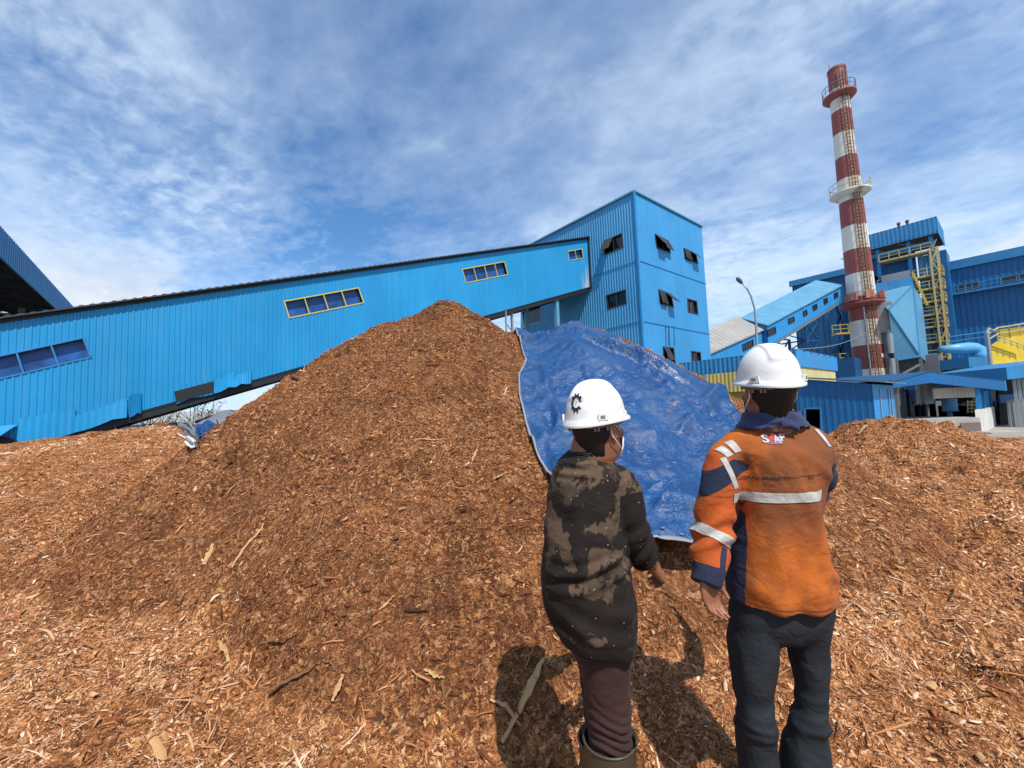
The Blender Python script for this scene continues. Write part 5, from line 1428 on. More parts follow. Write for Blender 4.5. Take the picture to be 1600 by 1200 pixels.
M['eye'] = plain('eye', (.5, .48, .45), .2)
M['thread'] = plain('dark_thread', (.06, .025, .018), .9)
M['print_white'] = plain('cracked_white_print', (.50, .44, .46), .8, .3, 60)
M['print_red'] = plain('cracked_red_print', (.42, .05, .03), .8, .3, 60)
M['print_blue'] = plain('cracked_blue_print', (.16, .15, .26), .8, .3, 60)

def frame(yaw, pitch=0.0):
    """columns right, forward, up for someone facing yaw degrees right of +Y, chin raised by pitch"""
    y = R(yaw); f = np.array([math.sin(y), math.cos(y), 0]); r = np.array([math.cos(y), -math.sin(y), 0])
    p = R(pitch); f2 = f*math.cos(p)+UP*math.sin(p); u2 = UP*math.cos(p)-f*math.sin(p)
    return r, f2, u2
def helmet(parent, c, yaw, pitch, gear=False):
    r, f, u = frame(yaw, pitch); c = np.asarray(c, float)
    A, B, H = .099, .121, .136
    w_ = lambda x, y, z: c+r*x+f*y+u*z
    n_ = 96; rings = []
    NV = 40
    def dome(q, v, off=0.0):
        # q azimuth from front clockwise, v 0 rim..1 top
        z = H*math.sin(v*math.pi/2)**.93; k = (max(0.0, 1-(z/H)**2.25))**(1/2.25)
        x, y = A*k*math.sin(q), B*k*math.cos(q)
        # raised crest on top with shoulders running to the rear
        wd = .030+.012*(1-v); e = sm(wd+.004, wd-.004, abs(x))*sm(.30, .42, v)
        side = sm(.075, .060, abs(x))*sm(.058, .050, abs(x)*-1+.116)*0
        bump_ = .0065*e+off
        nx, ny, nz = x/A**2, y/B**2, z/H**2+1e-6; L = math.sqrt(nx*nx+ny*ny+nz*nz)
        return w_(x+nx/L*bump_, y+ny/L*bump_, z+nz/L*bump_)
    def sm(a, b, x):
        t_ = min(1, max(0, (x-a)/(b-a))); return t_*t_*(3-2*t_)
    qs = [2*math.pi*k/n_ for k in range(n_)]
    def brim(q, out_, z):
        pk = math.exp(-((((q+math.pi) % (2*math.pi))-math.pi)/.62)**2)
        a, b = A+out_*(.014+.006*pk), B+out_*(.014+.042*pk)
        zz = z-.010*out_*(1-.3*pk)
        # peak dips a little, sides curve up
        return w_(a*math.sin(q), b*math.cos(q), zz-.004*math.cos(2*q)*out_)
    prof = [[brim(q, 0, -.014) for q in qs], [brim(q, 1.0, -.006) for q in qs], [brim(q, 1.04, -.001) for q in qs], [brim(q, 1.0, .003) for q in qs], [brim(q, .25, .006) for q in qs], [brim(q, .06, .012) for q in qs]]
    for i in range(1, NV): prof.append([dome(q, .10+.90*(i/NV)**.9*.985) for q in qs])
    h = MB().loft(prof, True, True).build('helmet', M['helmet'], parent, True)
    h.data.set_sharp_from_angle(angle=R(50))
    h['label'] = 'white hard hat' + (' with a black gear mark at the back' if gear else ', scuffed')
    for q in (R(128), R(-128)):
        p = w_((A+.004)*math.sin(q), (B+.004)*math.cos(q), .010); o_ = r*math.sin(q)*.9+f*math.cos(q); o_ /= np.linalg.norm(o_); tg_ = np.cross(u, o_)
        m = MB(); m.prism([p+tg_*a+u*b for a, b in ((-.018, -.010), (.018, -.010), (.015, .014), (-.015, .014))], o_*.009); m.build('slot_block', M['helmet'], h)
        MB().prism([p+o_*.0095+tg_*a+u*b for a, b in ((-.009, -.003), (.006, -.003), (.006, .007), (-.009, .007))], o_*.001).build('slot', M['strap'], h)
    for q in (R(70), R(-70)):
        p = w_((A+.002)*math.sin(q), (B+.002)*math.cos(q), .012); o_ = r*math.sin(q)+f*math.cos(q); tg_ = np.cross(u, o_)
        MB().prism([p+tg_*a+u*b for a, b in ((-.012, -.008), (.012, -.008), (.010, .008), (-.010, .008))], o_*.006).build('slot_block', M['helmet'], h)
    # inner headband and lugs
    MB().loft([[w_((A-.012)*math.sin(q), (B-.014)*math.cos(q), z) for q in qs] for z in (-.004, -.026)]+[[w_((A-.016)*math.sin(q), (B-.018)*math.cos(q), z) for q in qs] for z in (-.026, -.004)], True, False).build('headband', M['strap'], h)
    for q in (R(140), R(-140), R(115), R(-115)):
        p = w_((A-.008)*math.sin(q), (B-.010)*math.cos(q), -.026); o_ = r*math.sin(q)+f*math.cos(q); tg_ = np.cross(u, o_)
        for s_ in (-.006, .006): MB().box(p+tg_*s_, tg_*.0035, o_*.003, u*.011).build('lug', M['strap'], h)
    if gear:
        q0 = R(180-2); ctr = .30; sc_ = .0225
        def gp(a, rad):
            x_, y_ = rad*math.cos(a), rad*math.sin(a)
            return dome(q0-x_/.108, ctr+y_/.165, .0018)
        prof_o, prof_i = [], []
        a0, a1 = R(6), R(326); NN = 150
        for k in range(NN+1):
            a = a0+(a1-a0)*k/NN; tooth = (math.cos(a*10) > .05)
            prof_o.append(gp(a, sc_*(1.24 if tooth else .98))); prof_i.append(gp(a, sc_*.64))
        V = prof_o+prof_i; fs = [(k, k+1, NN+2+k, NN+1+k) for k in range(NN)]
        MB().add(V, fs).build('gear_emblem', M['ink'], h)
        fl = [(-.18, -.42), (.02, -.30), (.12, .05), (.02, .45), (-.12, .15)]
        MB().add([gp(math.atan2(y, x), sc_*.62*math.hypot(x, y)) for x, y in fl], [(0, 1, 2, 3, 4)]).build('emblem_core', M['strap'], h)
    return h
def head_rings(mb, c, yaw, pitch):
    r, f, u = frame(yaw, pitch); w_ = lambda x, y, z: np.asarray(c)+r*x+f*y+u*z
    prof = [(-.150, .046, .030, -.070), (-.128, .050, .080, -.070), (-.112, .058, .094, -.074), (-.085, .064, .097, -.078), (-.055, .068, .094, -.086), (-.02, .072, .095, -.096), (.02, .075, .096, -.100), (.055, .076, .094, -.099), (.085, .069, .082, -.088), (.108, .050, .058, -.066), (.120, .022, .028, -.034)]
    mb.loft([[w_(wd*math.cos(q)*(abs(math.cos(q))**-.1 if abs(math.cos(q)) > .05 else 1), (yf+yb)/2+(yf-yb)/2*math.sin(q), z) for q in np.linspace(0, 2*math.pi, 33)[:-1]] for z, wd, yf, yb in prof])
    # nose, brow, lips, cheeks
    mb.loft([[w_(wx*math.cos(q), y0+wy*math.sin(q), z) for q in np.linspace(0, 2*math.pi, 13)[:-1]] for z, wx, wy, y0 in ((-.052, .012, .008, .092), (-.046, .020, .020, .098), (-.034, .016, .022, .100), (-.012, .010, .012, .096), (.008, .008, .006, .092))])
    for s_ in (-1, 1): blob(mb, w_(s_*.030, .084, .018), (.022, .014, .008)); blob(mb, w_(s_*.042, .072, -.035), (.022, .022, .022))
    blob(mb, w_(0, .093, -.074), (.024, .010, .007)); blob(mb, w_(0, .092, -.083), (.021, .010, .007))
    for s_ in (-1, 1):            # ears: a flat disc with a rolled rim
        for rad, z0 in ((.031, -.010),):
            pts = [w_(s_*(.080+.006*math.sin(q)), -.012-.016*math.cos(q)*1.0-.004*math.sin(q), z0+rad*math.sin(q)) for q in np.linspace(-2.0, 2.6, 14)]
            mb.tube(pts, [.004]+[.0058]*12+[.004], 8)
        blob(mb, w_(s_*.077, -.010, -.010), (.007, .016, .028)); blob(mb, w_(s_*.078, .000, -.038), (.006, .008, .009))
    return w_
def hand(mb, wrist, d, nrm, side, curl=.5, s=1.0, spread=.10):
    """palm and five bent fingers; d along the hand, nrm out of the palm, side towards the thumb"""
    d, nrm, side = [np.asarray(q, float)/np.linalg.norm(q) for q in (d, nrm, side)]
    w_ = np.asarray(wrist, float)
    rings = []
    for f, a, b, o_ in ((-.02, .026, .021, 0), (.0, .028, .020, 0), (.03, .036, .018, .0), (.06, .042, .016, .0), (.085, .042, .014, .0), (.098, .038, .010, .002)):
        rings.append(sring(w_+d*f*s+nrm*o_, side, nrm, a*s, b*s, 20, 2.4))
    mb.loft(rings)
    for k, (off, L, rr) in enumerate(((.030, .072, .0084), (.0105, .080, .0088), (-.0095, .075, .0084), (-.028, .060, .0074))):
        p = w_+d*.088*s+side*off*s; dd = d+side*(off*spread*20*.12); dd /= np.linalg.norm(dd); pts = [p-d*.015*s, p]; rads = [rr*s*1.05, rr*s*1.1]; ang_ = 0
        for j, (fr, cu) in enumerate(((.46, .55), (.30, 1.0), (.24, .7))):
            ang_ += curl*cu*(1+.12*k-.1*j); q = dd*math.cos(ang_)+nrm*math.sin(ang_); p = p+q*L*fr*s; pts.append(p); rads.append(rr*s*(1-.10*(j+1)))
        mb.tube(pts, rads, 10)
    p = w_+d*.018*s+side*.026*s; pts = [p-side*.012*s, p]; rads = [.013*s, .0125*s]
    for fr, a1, b1 in ((.040, .75, .30), (.030, .35, .45), (.024, .1, .6)):
        q = d*(1-.3*b1)+side*a1+nrm*b1*curl*1.2; q /= np.linalg.norm(q); p = p+q*fr*s; pts.append(p); rads.append(rads[-1]*.86)
    mb.tube(pts, rads, 10)
def hair_shell(parent, c, yaw, pitch, seed=0):
    r, f, u = frame(yaw, pitch); w_ = lambda x, y, z: np.asarray(c)+r*x+f*y+u*z
    prof = [(-.098, .0570, -.0730), (-.085, .0610, -.0765), (-.060, .0670, -.0855), (-.035, .0705, -.093), (-.01, .0745, -.1005), (.02, .078, -.1045), (.06, .078, -.103)]
    rg = []
    for z, wd, yb in prof:
        lim = 1.45 if z > -.03 else (1.25 if z > -.06 else 1.0)
        arc = []; inn = []
        for a in np.linspace(-lim, lim, 34):
            jag = (.0022*math.sin(a*37+seed+z*90)+.0018*math.sin(a*83+seed*3+z*50))*(1 if z < -.05 else .3)
            x, y = (wd+.004)*math.sin(a), (yb-.003)*math.cos(a)
            arc.append(w_(x, y+.0, z+jag)); inn.append(w_(x*.94, y*.94, z+jag))
        rg.append(arc+inn[::-1])
    return MB().loft(rg).build('hair', M['hair'], parent, True)
def face_bits(person, c, yaw, pitch):
    r, f, u = frame(yaw, pitch); w_ = lambda x, y, z: np.asarray(c)+r*x+f*y+u*z
    for s_ in (-1, 1):
        m = MB(); blob(m, w_(s_*.031, .084, -.001), .0115, 10); m.build('eye', M['eye'], person, True)
        m = MB(); blob(m, w_(s_*.031, .0925, -.001), (.005, .004, .005), 8); m.build('iris', M['ink'], person, True)
    # cloth mask with ear loops
    rg = []
    for z, wd, y in ((-.122, .040, .082), (-.112, .054, .101), (-.085, .062, .108), (-.055, .060, .118), (-.030, .050, .116), (-.018, .034, .108)):
        a = [w_(wd*math.sin(q), y-.034+.034*math.cos(q)*1.1-.012*abs(math.sin(q))**3, z) for q in np.linspace(-1.5, 1.5, 22)]
        b = [w_(wd*.97*math.sin(q), y-.037+.034*math.cos(q)*1.1-.012*abs(math.sin(q))**3, z) for q in np.linspace(1.5, -1.5, 22)]
        rg.append(a+b)
    mk = MB().loft(rg).build('face_mask', M['mask'], person, True)
    for s_ in (-1, 1):
        for za, zb3, ze in ((-.030, .006, .020), (-.108, -.052, -.048)):
            pts = [w_(s_*.052, .075, za), w_(s_*.074, .030, (za+zb3)/2), w_(s_*.0835, -.006, zb3), w_(s_*.083, -.026, ze*.6-.004)]
            MB().tube(curve(np.array(pts), 14), .0019, 6).build('ear_loop', M['mask'], mk, True)
        MB().tube(curve(np.array([w_(s_*.083, -.026, .008), w_(s_*.082, -.032, -.012), w_(s_*.082, -.027, -.033)]), 10), .0019, 6).build('ear_loop', M['mask'], mk, True)

# ================= the man in the orange jacket
YO = 1.55
def ringpx(mb_rings, py, L, Rr, Y, b, bf=None, p=2.4, yaw=0, n=44):
    if L > 1100: Rr = Rr-11; L = L+2
    a, c = at(L, py, Y), at(Rr, py, Y); ctr = (a+c)/2; ctr[1] = Y; hw = abs(c[0]-a[0])/2
    ax, ay, _ = frame(yaw)
    mb_rings.append(sring(ctr, ax, ay, hw, b, n, p, bf)); return ctr, hw
hO = at(1200, 596, 1.53)
cO = hO+np.array([0, 0, -.030]); yawO, pitO = 6, 5
gO = hz1(hO[0], YO)
man = empty('person', [at(1220, 900, YO)[0], YO, gO], 'man in a white hard hat and orange reflective jacket, seen from behind', 'person', 'workers in white hard hats')
A_ = lambda x, y, Y: at(x, y, Y)
bm_ = MB(); wO = head_rings(bm_, cO, yawO, pitO)
limb(bm_, [cO+np.array([0, -.02, -.09]), A_(1206, 652, 1.55), A_(1212, 690, 1.56)], [.058, .060, .075])
tor = []
for py, L, Rr, b in ((690, 1160, 1262, .06), (720, 1160, 1280, .085), (780, 1165, 1276, .09), (850, 1160, 1280, .09), (930, 1158, 1288, .10), (970, 1166, 1274, .08)): ringpx(tor, py, L, Rr, 1.56, b)
bm_.loft(tor)
limb(bm_, [A_(1148, 705, 1.56), A_(1124, 770, 1.55), A_(1113, 838, 1.54), A_(1104, 885, 1.51), A_(1102, 906, 1.49)], [.032, .042, .040, .036, .031])
hand(bm_, A_(1103, 896, 1.49), A_(1112, 942, 1.48)-A_(1103, 896, 1.49), np.array([.30, -.85, -.1]), np.array([.85, .4, 0]), .65, .95)
limb(bm_, [A_(1275, 705, 1.56), A_(1280, 750, 1.68), A_(1268, 780, 1.80), A_(1250, 730, 1.90), A_(1236, 690, 1.96)], [.032, .042, .040, .034, .027])
hand(bm_, A_(1238, 695, 1.95), np.array([-.15, .35, .9]), np.array([-.9, .2, .1]), np.array([0, -.6, .7]), .7, .98)
def leg_pts(l, Y): return [A_((a+b)/2, y, Y) for y, a, b in l]
legL = [(960, 1145, 1222), (1000, 1139, 1219), (1050, 1141, 1214), (1085, 1141, 1211), (1120, 1144, 1215), (1160, 1150, 1221), (1200, 1154, 1226), (1250, 1156, 1232), (1292, 1156, 1236)]
legR_ = [(960, 1222, 1303), (1000, 1225, 1302), (1050, 1235, 1299), (1085, 1239, 1299), (1120, 1233, 1302), (1160, 1228, 1304), (1200, 1225, 1306), (1250, 1224, 1308), (1292, 1224, 1310)]
legL = [(y, a+3, b-11) for y, a, b in legL]; legR = [(y, a+3, b-15) for y, a, b in legR_]
def fitleg(l, Y, floor):
    """centre and radius per level, the last level brought to just above the ground"""
    P = leg_pts(l, Y); rr = [np.linalg.norm(A_(b, y, Y)-A_(a, y, Y))/2 for y, a, b in l]
    return P, rr
for l in (legL, legR):
    P, rr = fitleg(l, YO, gO); P[-1][2] = gO+.06; limb(bm_, P, [.045, .042, .042, .040, .040, .038, .036, .034, .036])
    blob(bm_, P[-1]+np.array([0, .06, -.02]), (.04, .10, .035))
bodyO = voxel(bm_, .0042, 3); link_mesh('body', bodyO, M['skin'], man, True)
face_bits(man, cO, yawO, pitO); hair_shell(man, cO, yawO, pitO)
helmet(man, hO, yawO, pitO)
# trousers
tr = MB(); rg = []
for py, L, Rr, b in ((900, 1150, 1296, .115), (935, 1144, 1301, .125), (960, 1141, 1302, .118), (978, 1142, 1299, .105), (992, 1146, 1294, .085)): ringpx(rg, py, L, Rr, YO, b)
tr.loft(rg)
for l in (legL, legR):
    P, rr = fitleg(l, YO, gO); P[-1][2] = gO+.035; rr[-1] *= 1.06
    rgl = []
    for k, p in enumerate(P):
        off = np.array([0, (-.015 if 2 <= k <= 4 else 0), 0]); rgl.append(sring(p+off, [1, 0, 0], [0, 1, 0], rr[k], rr[k]*(1.38, 1.28, 1.15, 1.08, 1.1, 1.1, 1.1, 1.1, 1.1)[k], 32, 2.1))
    tr.loft(rgl)
trm = voxel(tr, .0065, 16)
def rid(P, s_, o=0):
    a = P*np.array(s_)+o; a = a@np.array([[.9, .2, .35], [-.25, .95, .1], [-.3, -.15, .92]])
    q = n3(a, 1.0, (1, 2, 3)); q2 = n3(a, 2.1, (7, 1, 4))
    return (1-np.abs(q)*3.0)*.7+(1-np.abs(q2)*3.0)*.35-.3
def tr_fold(V, N):
    z = V[:, 2]; x = V[:, 0]; y = V[:, 1]
    d = .004*n3(V, 9, (1, 2, 3))+.0025*n3(V, 23, (4, 1, 7))
    kn = np.exp(-((z-.50)/.09)**2); d += kn*.010*rid(V, (5, 5, 13), 2)
    an = np.exp(-((z-.12)/.12)**2); d += an*.011*rid(V, (5, 5, 11), 6)
    hp = np.exp(-((z-.72)/.08)**2); d += hp*.006*rid(V, (9, 5, 7), 4)
    crease = .006*np.exp(-(((x-(.93+.02*np.sin(z*6)))/.022)**2)); d += crease*(z < .7)
    return d
wrinkle(trm, tr_fold); link_mesh('trousers', trm, M['trouser'], man, True)
for l in (legL, legR):
    P, rr = fitleg(l, YO, gO); p = P[-1].copy(); m = MB()
    m.loft([sring([p[0], p[1]+.055, gO+z], [1, 0, 0], [0, 1, 0], .050*a, .150*b, 28, 2.6) for z, a, b in ((-.01, .96, .98), (.02, 1, 1), (.05, .94, .95), (.08, .80, .74), (.11, .72, .45))])
    m.build('shoe', M['shoe'], man, True)
# jacket
jk = MB(); rg = []; ctrs = []
for py, L, Rr, b, Yc, p in ((932, 1139, 1305, .150, 1.55, 2.3), (910, 1138, 1306, .152, 1.55, 2.3), (885, 1141, 1304, .148, 1.55, 2.3), (850, 1146, 1294, .140, 1.55, 2.4), (800, 1152, 1286, .132, 1.55, 2.5), (755, 1149, 1291, .130, 1.55, 2.6), (725, 1145, 1296, .128, 1.555, 2.6), (702, 1136, 1300, .118, 1.56, 2.6), (685, 1134, 1296, .100, 1.57, 2.5), (672, 1142, 1284, .084, 1.575, 2.4), (662, 1156, 1262, .072, 1.58, 2.2), (655, 1168, 1242, .060, 1.58, 2.1)):
    ctrs.append(ringpx(rg, py, L, Rr, Yc, b, None, p))
jk.loft(rg)
armL = [A_(1146, 694, 1.56), A_(1132, 712, 1.555), A_(1125, 750, 1.55), A_(1119, 790, 1.55), A_(1113, 840, 1.54), A_(1106, 880, 1.51), A_(1101, 912, 1.49)]
limb(jk, [A_(1186, 684, 1.57), A_(1163, 687, 1.565)]+armL[1:], [.040, .055, .064, .066, .068, .069, .060, .052], 28)
armR = [A_(1272, 696, 1.57), A_(1279, 715, 1.60), A_(1275, 745, 1.68), A_(1261, 778, 1.80), A_(1258, 740, 1.88), A_(1246, 715, 1.92)]
limb(jk, [A_(1230, 686, 1.57), A_(1255, 690, 1.57)]+armR[1:], [.04, .055, .062, .062, .060, .056, .048], 28)
jm = voxel(jk, .0060, 7)
cxO = at(1217, 800, YO)[0]
def armt(V, pts):
    """distance along an arm (0..1) and distance from its axis"""
    P = np.array(pts); L = np.linalg.norm(np.diff(P, axis=0), axis=1); cum = np.concatenate([[0], np.cumsum(L)]); tot = cum[-1]
    best = np.full(len(V), 9.); bt = np.zeros(len(V))
    for i in range(len(P)-1):
        d = P[i+1]-P[i]; s_ = np.clip(((V-P[i])@d)/(d@d), 0, 1); q = P[i]+s_[:, None]*d; dist = np.linalg.norm(V-q, axis=1)
        k = dist < best; best[k] = dist[k]; bt[k] = (cum[i]+s_[k]*L[i])/tot
    return bt, best
def jk_fold(V, N):
    x, y, z = V[:, 0]-cxO, V[:, 1], V[:, 2]
    ta, da = armt(V, armL); arm = sstep(.085, .065, da)*sstep(.10, .25, ta)
    tb, db = armt(V, armR); arm2 = sstep(.085, .065, db)*sstep(.1, .3, tb)
    tor_ = (1-arm)*(1-arm2)
    back = sstep(.2, .7, -N[:, 1])
    d = tor_*(.006*rid(V, (5, 4, 3.2), 3)+.005*n3(V, 6, (2, 5, 1))+.0035*n3(V*np.array([1, 1, .5]), 14, (7, 1, 2))+.0015*n3(V, 38))
    # long drapes falling from the shoulder blades
    d += tor_*back*sstep(.88, .98, z)*.012*sstep(1.42, 1.25, z)*(np.exp(-((x-.045-.10*(1.25-z))/.032)**2)-np.exp(-((x-.095-.06*(1.25-z))/.030)**2)*.9)
    d += tor_*back*sstep(.88, .98, z)*.010*sstep(1.25, 1.05, z)*(np.exp(-((x+.085+.05*(1.1-z))/.030)**2)-.8*np.exp(-((x+.040+.03*(1.1-z))/.026)**2))
    d -= tor_*back*.012*np.exp(-((x-.012-.10*(1.40-z))/.020)**2)*sstep(1.26, 1.34, z)*sstep(1.46, 1.38, z)
    # hitched folds above the hem
    d += tor_*back*.011*np.exp(-((z-.965)/.035)**2)*np.sin(x*38+1.2)+tor_*.006*np.exp(-((z-.90)/.03)**2)*np.sin(x*55+2*n3(V, 7))
    d += tor_*.007*np.exp(-((z-1.0)/.07)**2)*np.exp(-((x-.12)/.05)**2)*np.sin(z*60+x*40)
    d += tor_*back*.008*np.exp(-(((x-.10)*.8+(z-1.36))/.025)**2)*sstep(.02, .08, x)
    # hem stitching
    d += tor_*.003*np.exp(-((z-(.862))/.006)**2)
    # sleeves
    u_ = (V@np.array([.55, .3, 1.0]))
    d += arm*(.008*np.sin(ta*24+8*n3(V, 5)+x*25)*sstep(.25, .6, ta)+.004*n3(V, 17))
    d += arm2*(.007*np.sin(tb*26+x*20)+.003*n3(V, 17))
    return d
wrinkle(jm, jk_fold)
V = getV(jm); x = V[:, 0]-cxO; z = V[:, 2]
ta, da = armt(V, armL); tb, db = armt(V, armR)
zc = np.array([c[0][2] for c in ctrs])[::-1]; hw = np.array([c[1] for c in ctrs])[::-1]; cx_ = np.array([c[0][0] for c in ctrs])[::-1]
o_ = np.argsort(zc); hwz = np.interp(z, zc[o_], hw[o_]); cxz = np.interp(z, zc[o_], cx_[o_])
rel = np.abs(V[:, 0]-cxz)/hwz
side = (rel-.90)*hwz*sstep(1.40, 1.34, z)+np.where(z > 1.36, -.05, 0)
isarm = (da < .086) & (ta > .12) & (V[:, 0] < cxz-hwz*.70) | ((da < .078) & (ta > .45))
isarm2 = (db < .08) & (tb > .35)
slant = ta+(V[:, 0]-np.interp(ta, np.linspace(0, 1, len(armL)), np.array(armL)[:, 0]))*2.0
yoke = .085-np.abs(slant-.20)                         # navy panel across the upper sleeve
cuff = (ta-.885)*.3
strip_ = .010-np.abs((V[:, 0]-np.interp(ta, np.linspace(0, 1, len(armL)), np.array(armL)[:, 0]))-.030)
plk = np.where(ta > .74, strip_, -.05)
navy_arm = np.maximum(np.maximum(yoke, cuff), plk)
navy = np.where(isarm, navy_arm, np.where(isarm2, .05*np.sign(tb-.42), side))
fattr(jm, 'soil', sstep(1.02, 1.22, z)*(~isarm)*.75*sstep(.09, .14, da)); fattr(jm, 'navy', navy); fattr(jm, 'sleeve', isarm*1.0)
jk_o = link_mesh('jacket', jm, M['orange'], man, True)
ORGV = V
B_ = bvh(jm)                                          # local to the person's origin
oo = ORG[man.name]
def J(px, py, Y=.9):                                   # start point of a ray, from behind
    p = at(px, py, 1.43); return np.array([p[0], Y, p[2]])-oo
def jpatch(name, q, nu_, nv_, mat, th=.0028, d=(0, 1, 0)):
    m = patch(B_, [J(*p) for p in q], nu_, nv_, d, th); me = m.mesh(name); o = bpy.data.objects.new(name, me); COL.objects.link(o); me.materials.append(mat); o.parent = man; me.shade_smooth(); ORG[o.name] = oo; return o
def jtape(q, nu_, nv_, d=(0, .80, -.6), Y=1.50):
    d = np.array(d)/np.linalg.norm(d); st = [at(px, py, Y)-oo-d*.35 for px, py in q]
    me = patch(B_, st, nu_, nv_, d, .0028).mesh('reflective_band'); o = bpy.data.objects.new('reflective_band', me); COL.objects.link(o); me.materials.append(M['silver']); o.parent = man; me.shade_smooth(); ORG[o.name] = oo
M_b = jpatch('reflective_band', [(1161, 777), (1286, 765), (1286, 780), (1161, 793)], 50, 5, M['silver'])
jtape([(1137, 683), (1149, 680), (1160, 703), (1149, 706)], 8, 14)
jtape([(1123, 693), (1134, 689), (1146, 709), (1137, 714)], 8, 12)
jtape([(1130, 717), (1138, 714), (1156, 762), (1149, 765)], 5, 24, (.1, 1, -.1), 1.48)
jtape([(1274, 668), (1282, 667), (1293, 704), (1285, 706)], 6, 18)
# sleeve band: a ring round the arm, slightly tilted
def arm_ring(pts, t0, wd, tilt, mat):
    P = np.array(pts); tt = np.linspace(0, 1, len(P)); c = np.array([np.interp(t0, tt, P[:, k]) for k in range(3)]); d = np.array([np.interp(min(t0+.1, 1), tt, P[:, k])-np.interp(t0-.1, tt, P[:, k]) for k in range(3)]); d /= np.linalg.norm(d)
    xx = np.array([1.0, 0, 0])+0*d; xx -= d*(xx@d); xx /= np.linalg.norm(xx); yy = np.cross(d, xx)
    rgs = []
    n_ = 44
    for s_ in (-1, -.5, 0, .5, 1):
        rr_ = []
        for k in range(n_):
            q = 2*math.pi*k/n_; o2 = xx*math.cos(q)+yy*math.sin(q); cc = c+d*(s_*wd/2+tilt*math.cos(q))
            h = cast(B_, cc-oo+o2*.088, -o2, .003)
            if h is None: h = cc-oo+o2*.074
            rr_.append(h)
        rgs.append(rr_)
    me = MB().loft(rgs, True, False).mesh('reflective_band'); o = bpy.data.objects.new('reflective_band', me); COL.objects.link(o); me.materials.append(mat); o.parent = man; me.shade_smooth(); ORG[o.name] = oo
arm_ring(armL, .655, .034, .016, M['silver'])
def text_on(txt, px, py, w_px, h_px, mat, name, font_bold=0.0, slope_=0.0, th=.0025):
    cu = bpy.data.curves.new('t', 'FONT'); cu.body = txt; cu.size = 1; cu.resolution_u = 3; cu.offset = font_bold
    o = bpy.data.objects.new('t', cu); COL.objects.link(o); me = eval_mesh(o, name); bpy.data.objects.remove(o)
    bm2 = bmesh.new(); bm2.from_mesh(me); bmesh.ops.triangulate(bm2, faces=bm2.faces)
    bmesh.ops.subdivide_edges(bm2, edges=[e for e in bm2.edges if e.calc_length() > .25], cuts=2, use_grid_fill=False)
    vs = np.array([v.co[:] for v in bm2.verts]); lo, hi = vs.min(0), vs.max(0)
    bad = []
    for v in bm2.verts:
        u_, q_ = (v.co.x-lo[0])/(hi[0]-lo[0]), (v.co.y-lo[1])/(hi[1]-lo[1])
        h = cast(B_, J(px+u_*w_px, py+slope_*u_-q_*h_px), (0, 1, 0), th)
        if h is None: bad.append(v)
        else: v.co = Vector([float(c) for c in h])
    bmesh.ops.delete(bm2, geom=bad, context='VERTS'); bm2.to_mesh(me); bm2.free(); me.materials.clear(); me.materials.append(mat)
    o = bpy.data.objects.new(name, me); COL.objects.link(o); o.parent = man; ORG[o.name] = oo; return o
jpatch('print_ground', [(1219, 684), (1236, 683), (1231, 695), (1212, 696)], 8, 6, M['print_blue'], .0022)
text_on('S', 1206, 694, 9.5, 13, M['print_white'], 'back_print', .03, -.2, .0034); text_on('M', 1214.5, 694, 8.5, 11, M['print_red'], 'back_print', .03, -.2, .0034)
text_on('A', 1221, 694, 10, 12, M['print_white'], 'back_print', .03, -.2, .0034); text_on('P', 1231.5, 691, 9.5, 11, M['print_white'], 'back_print', .03, -.2, .0034)
jpatch('print_ground', [(1205, 679.5), (1240, 677), (1240, 679), (1205, 681.5)], 14, 2, M['print_red'], .0030)
text_on('TOTAL PUTC TC', 1176, 755, 58, 6.5, M['thread'], 'stitched_text', .0, -5, .0022); text_on('ED', 1262, 748, 8, 5.5, M['thread'], 'stitched_text', .0, -.6, .0022)
jpatch('seam', [(1160, 754.5), (1286, 740), (1286, 741), (1160, 755.5)], 40, 1, M['thread'], .0014)
jpatch('seam', [(1162, 950.5), (1296, 946), (1296, 947), (1162, 951.3)], 40, 1, M['thread'], .0014)
jpatch('sleeve_badge', [(1106, 755), (1113, 754), (1114, 763), (1107, 764)], 3, 3, plain('green_badge', (.01, .06, .03), .8), .002)
# navy collar of the coverall
cl = MB(); rgc = []
for py, L, Rr, b, Yc in ((672, 1148, 1272, .106, 1.560), (663, 1154, 1266, .100, 1.557), (655, 1158, 1260, .093, 1.553), (648, 1161, 1257, .087, 1.549), (643, 1163, 1255, .084, 1.546)): ringpx(rgc, py, L, Rr, Yc, b, None, 2.1)
rin = [[c_*.90+np.mean(r_, 0)*.10 for c_ in r_] for r_ in rgc[::-1]]
cl.loft(rgc+rin, True, False); cm = voxel(cl, .005, 3)
wrinkle(cm, lambda V, N: .003*n3(V, 14)+.002*np.sin(V[:, 2]*120+V[:, 0]*60)); link_mesh('collar', cm, M['navy'], man, True)

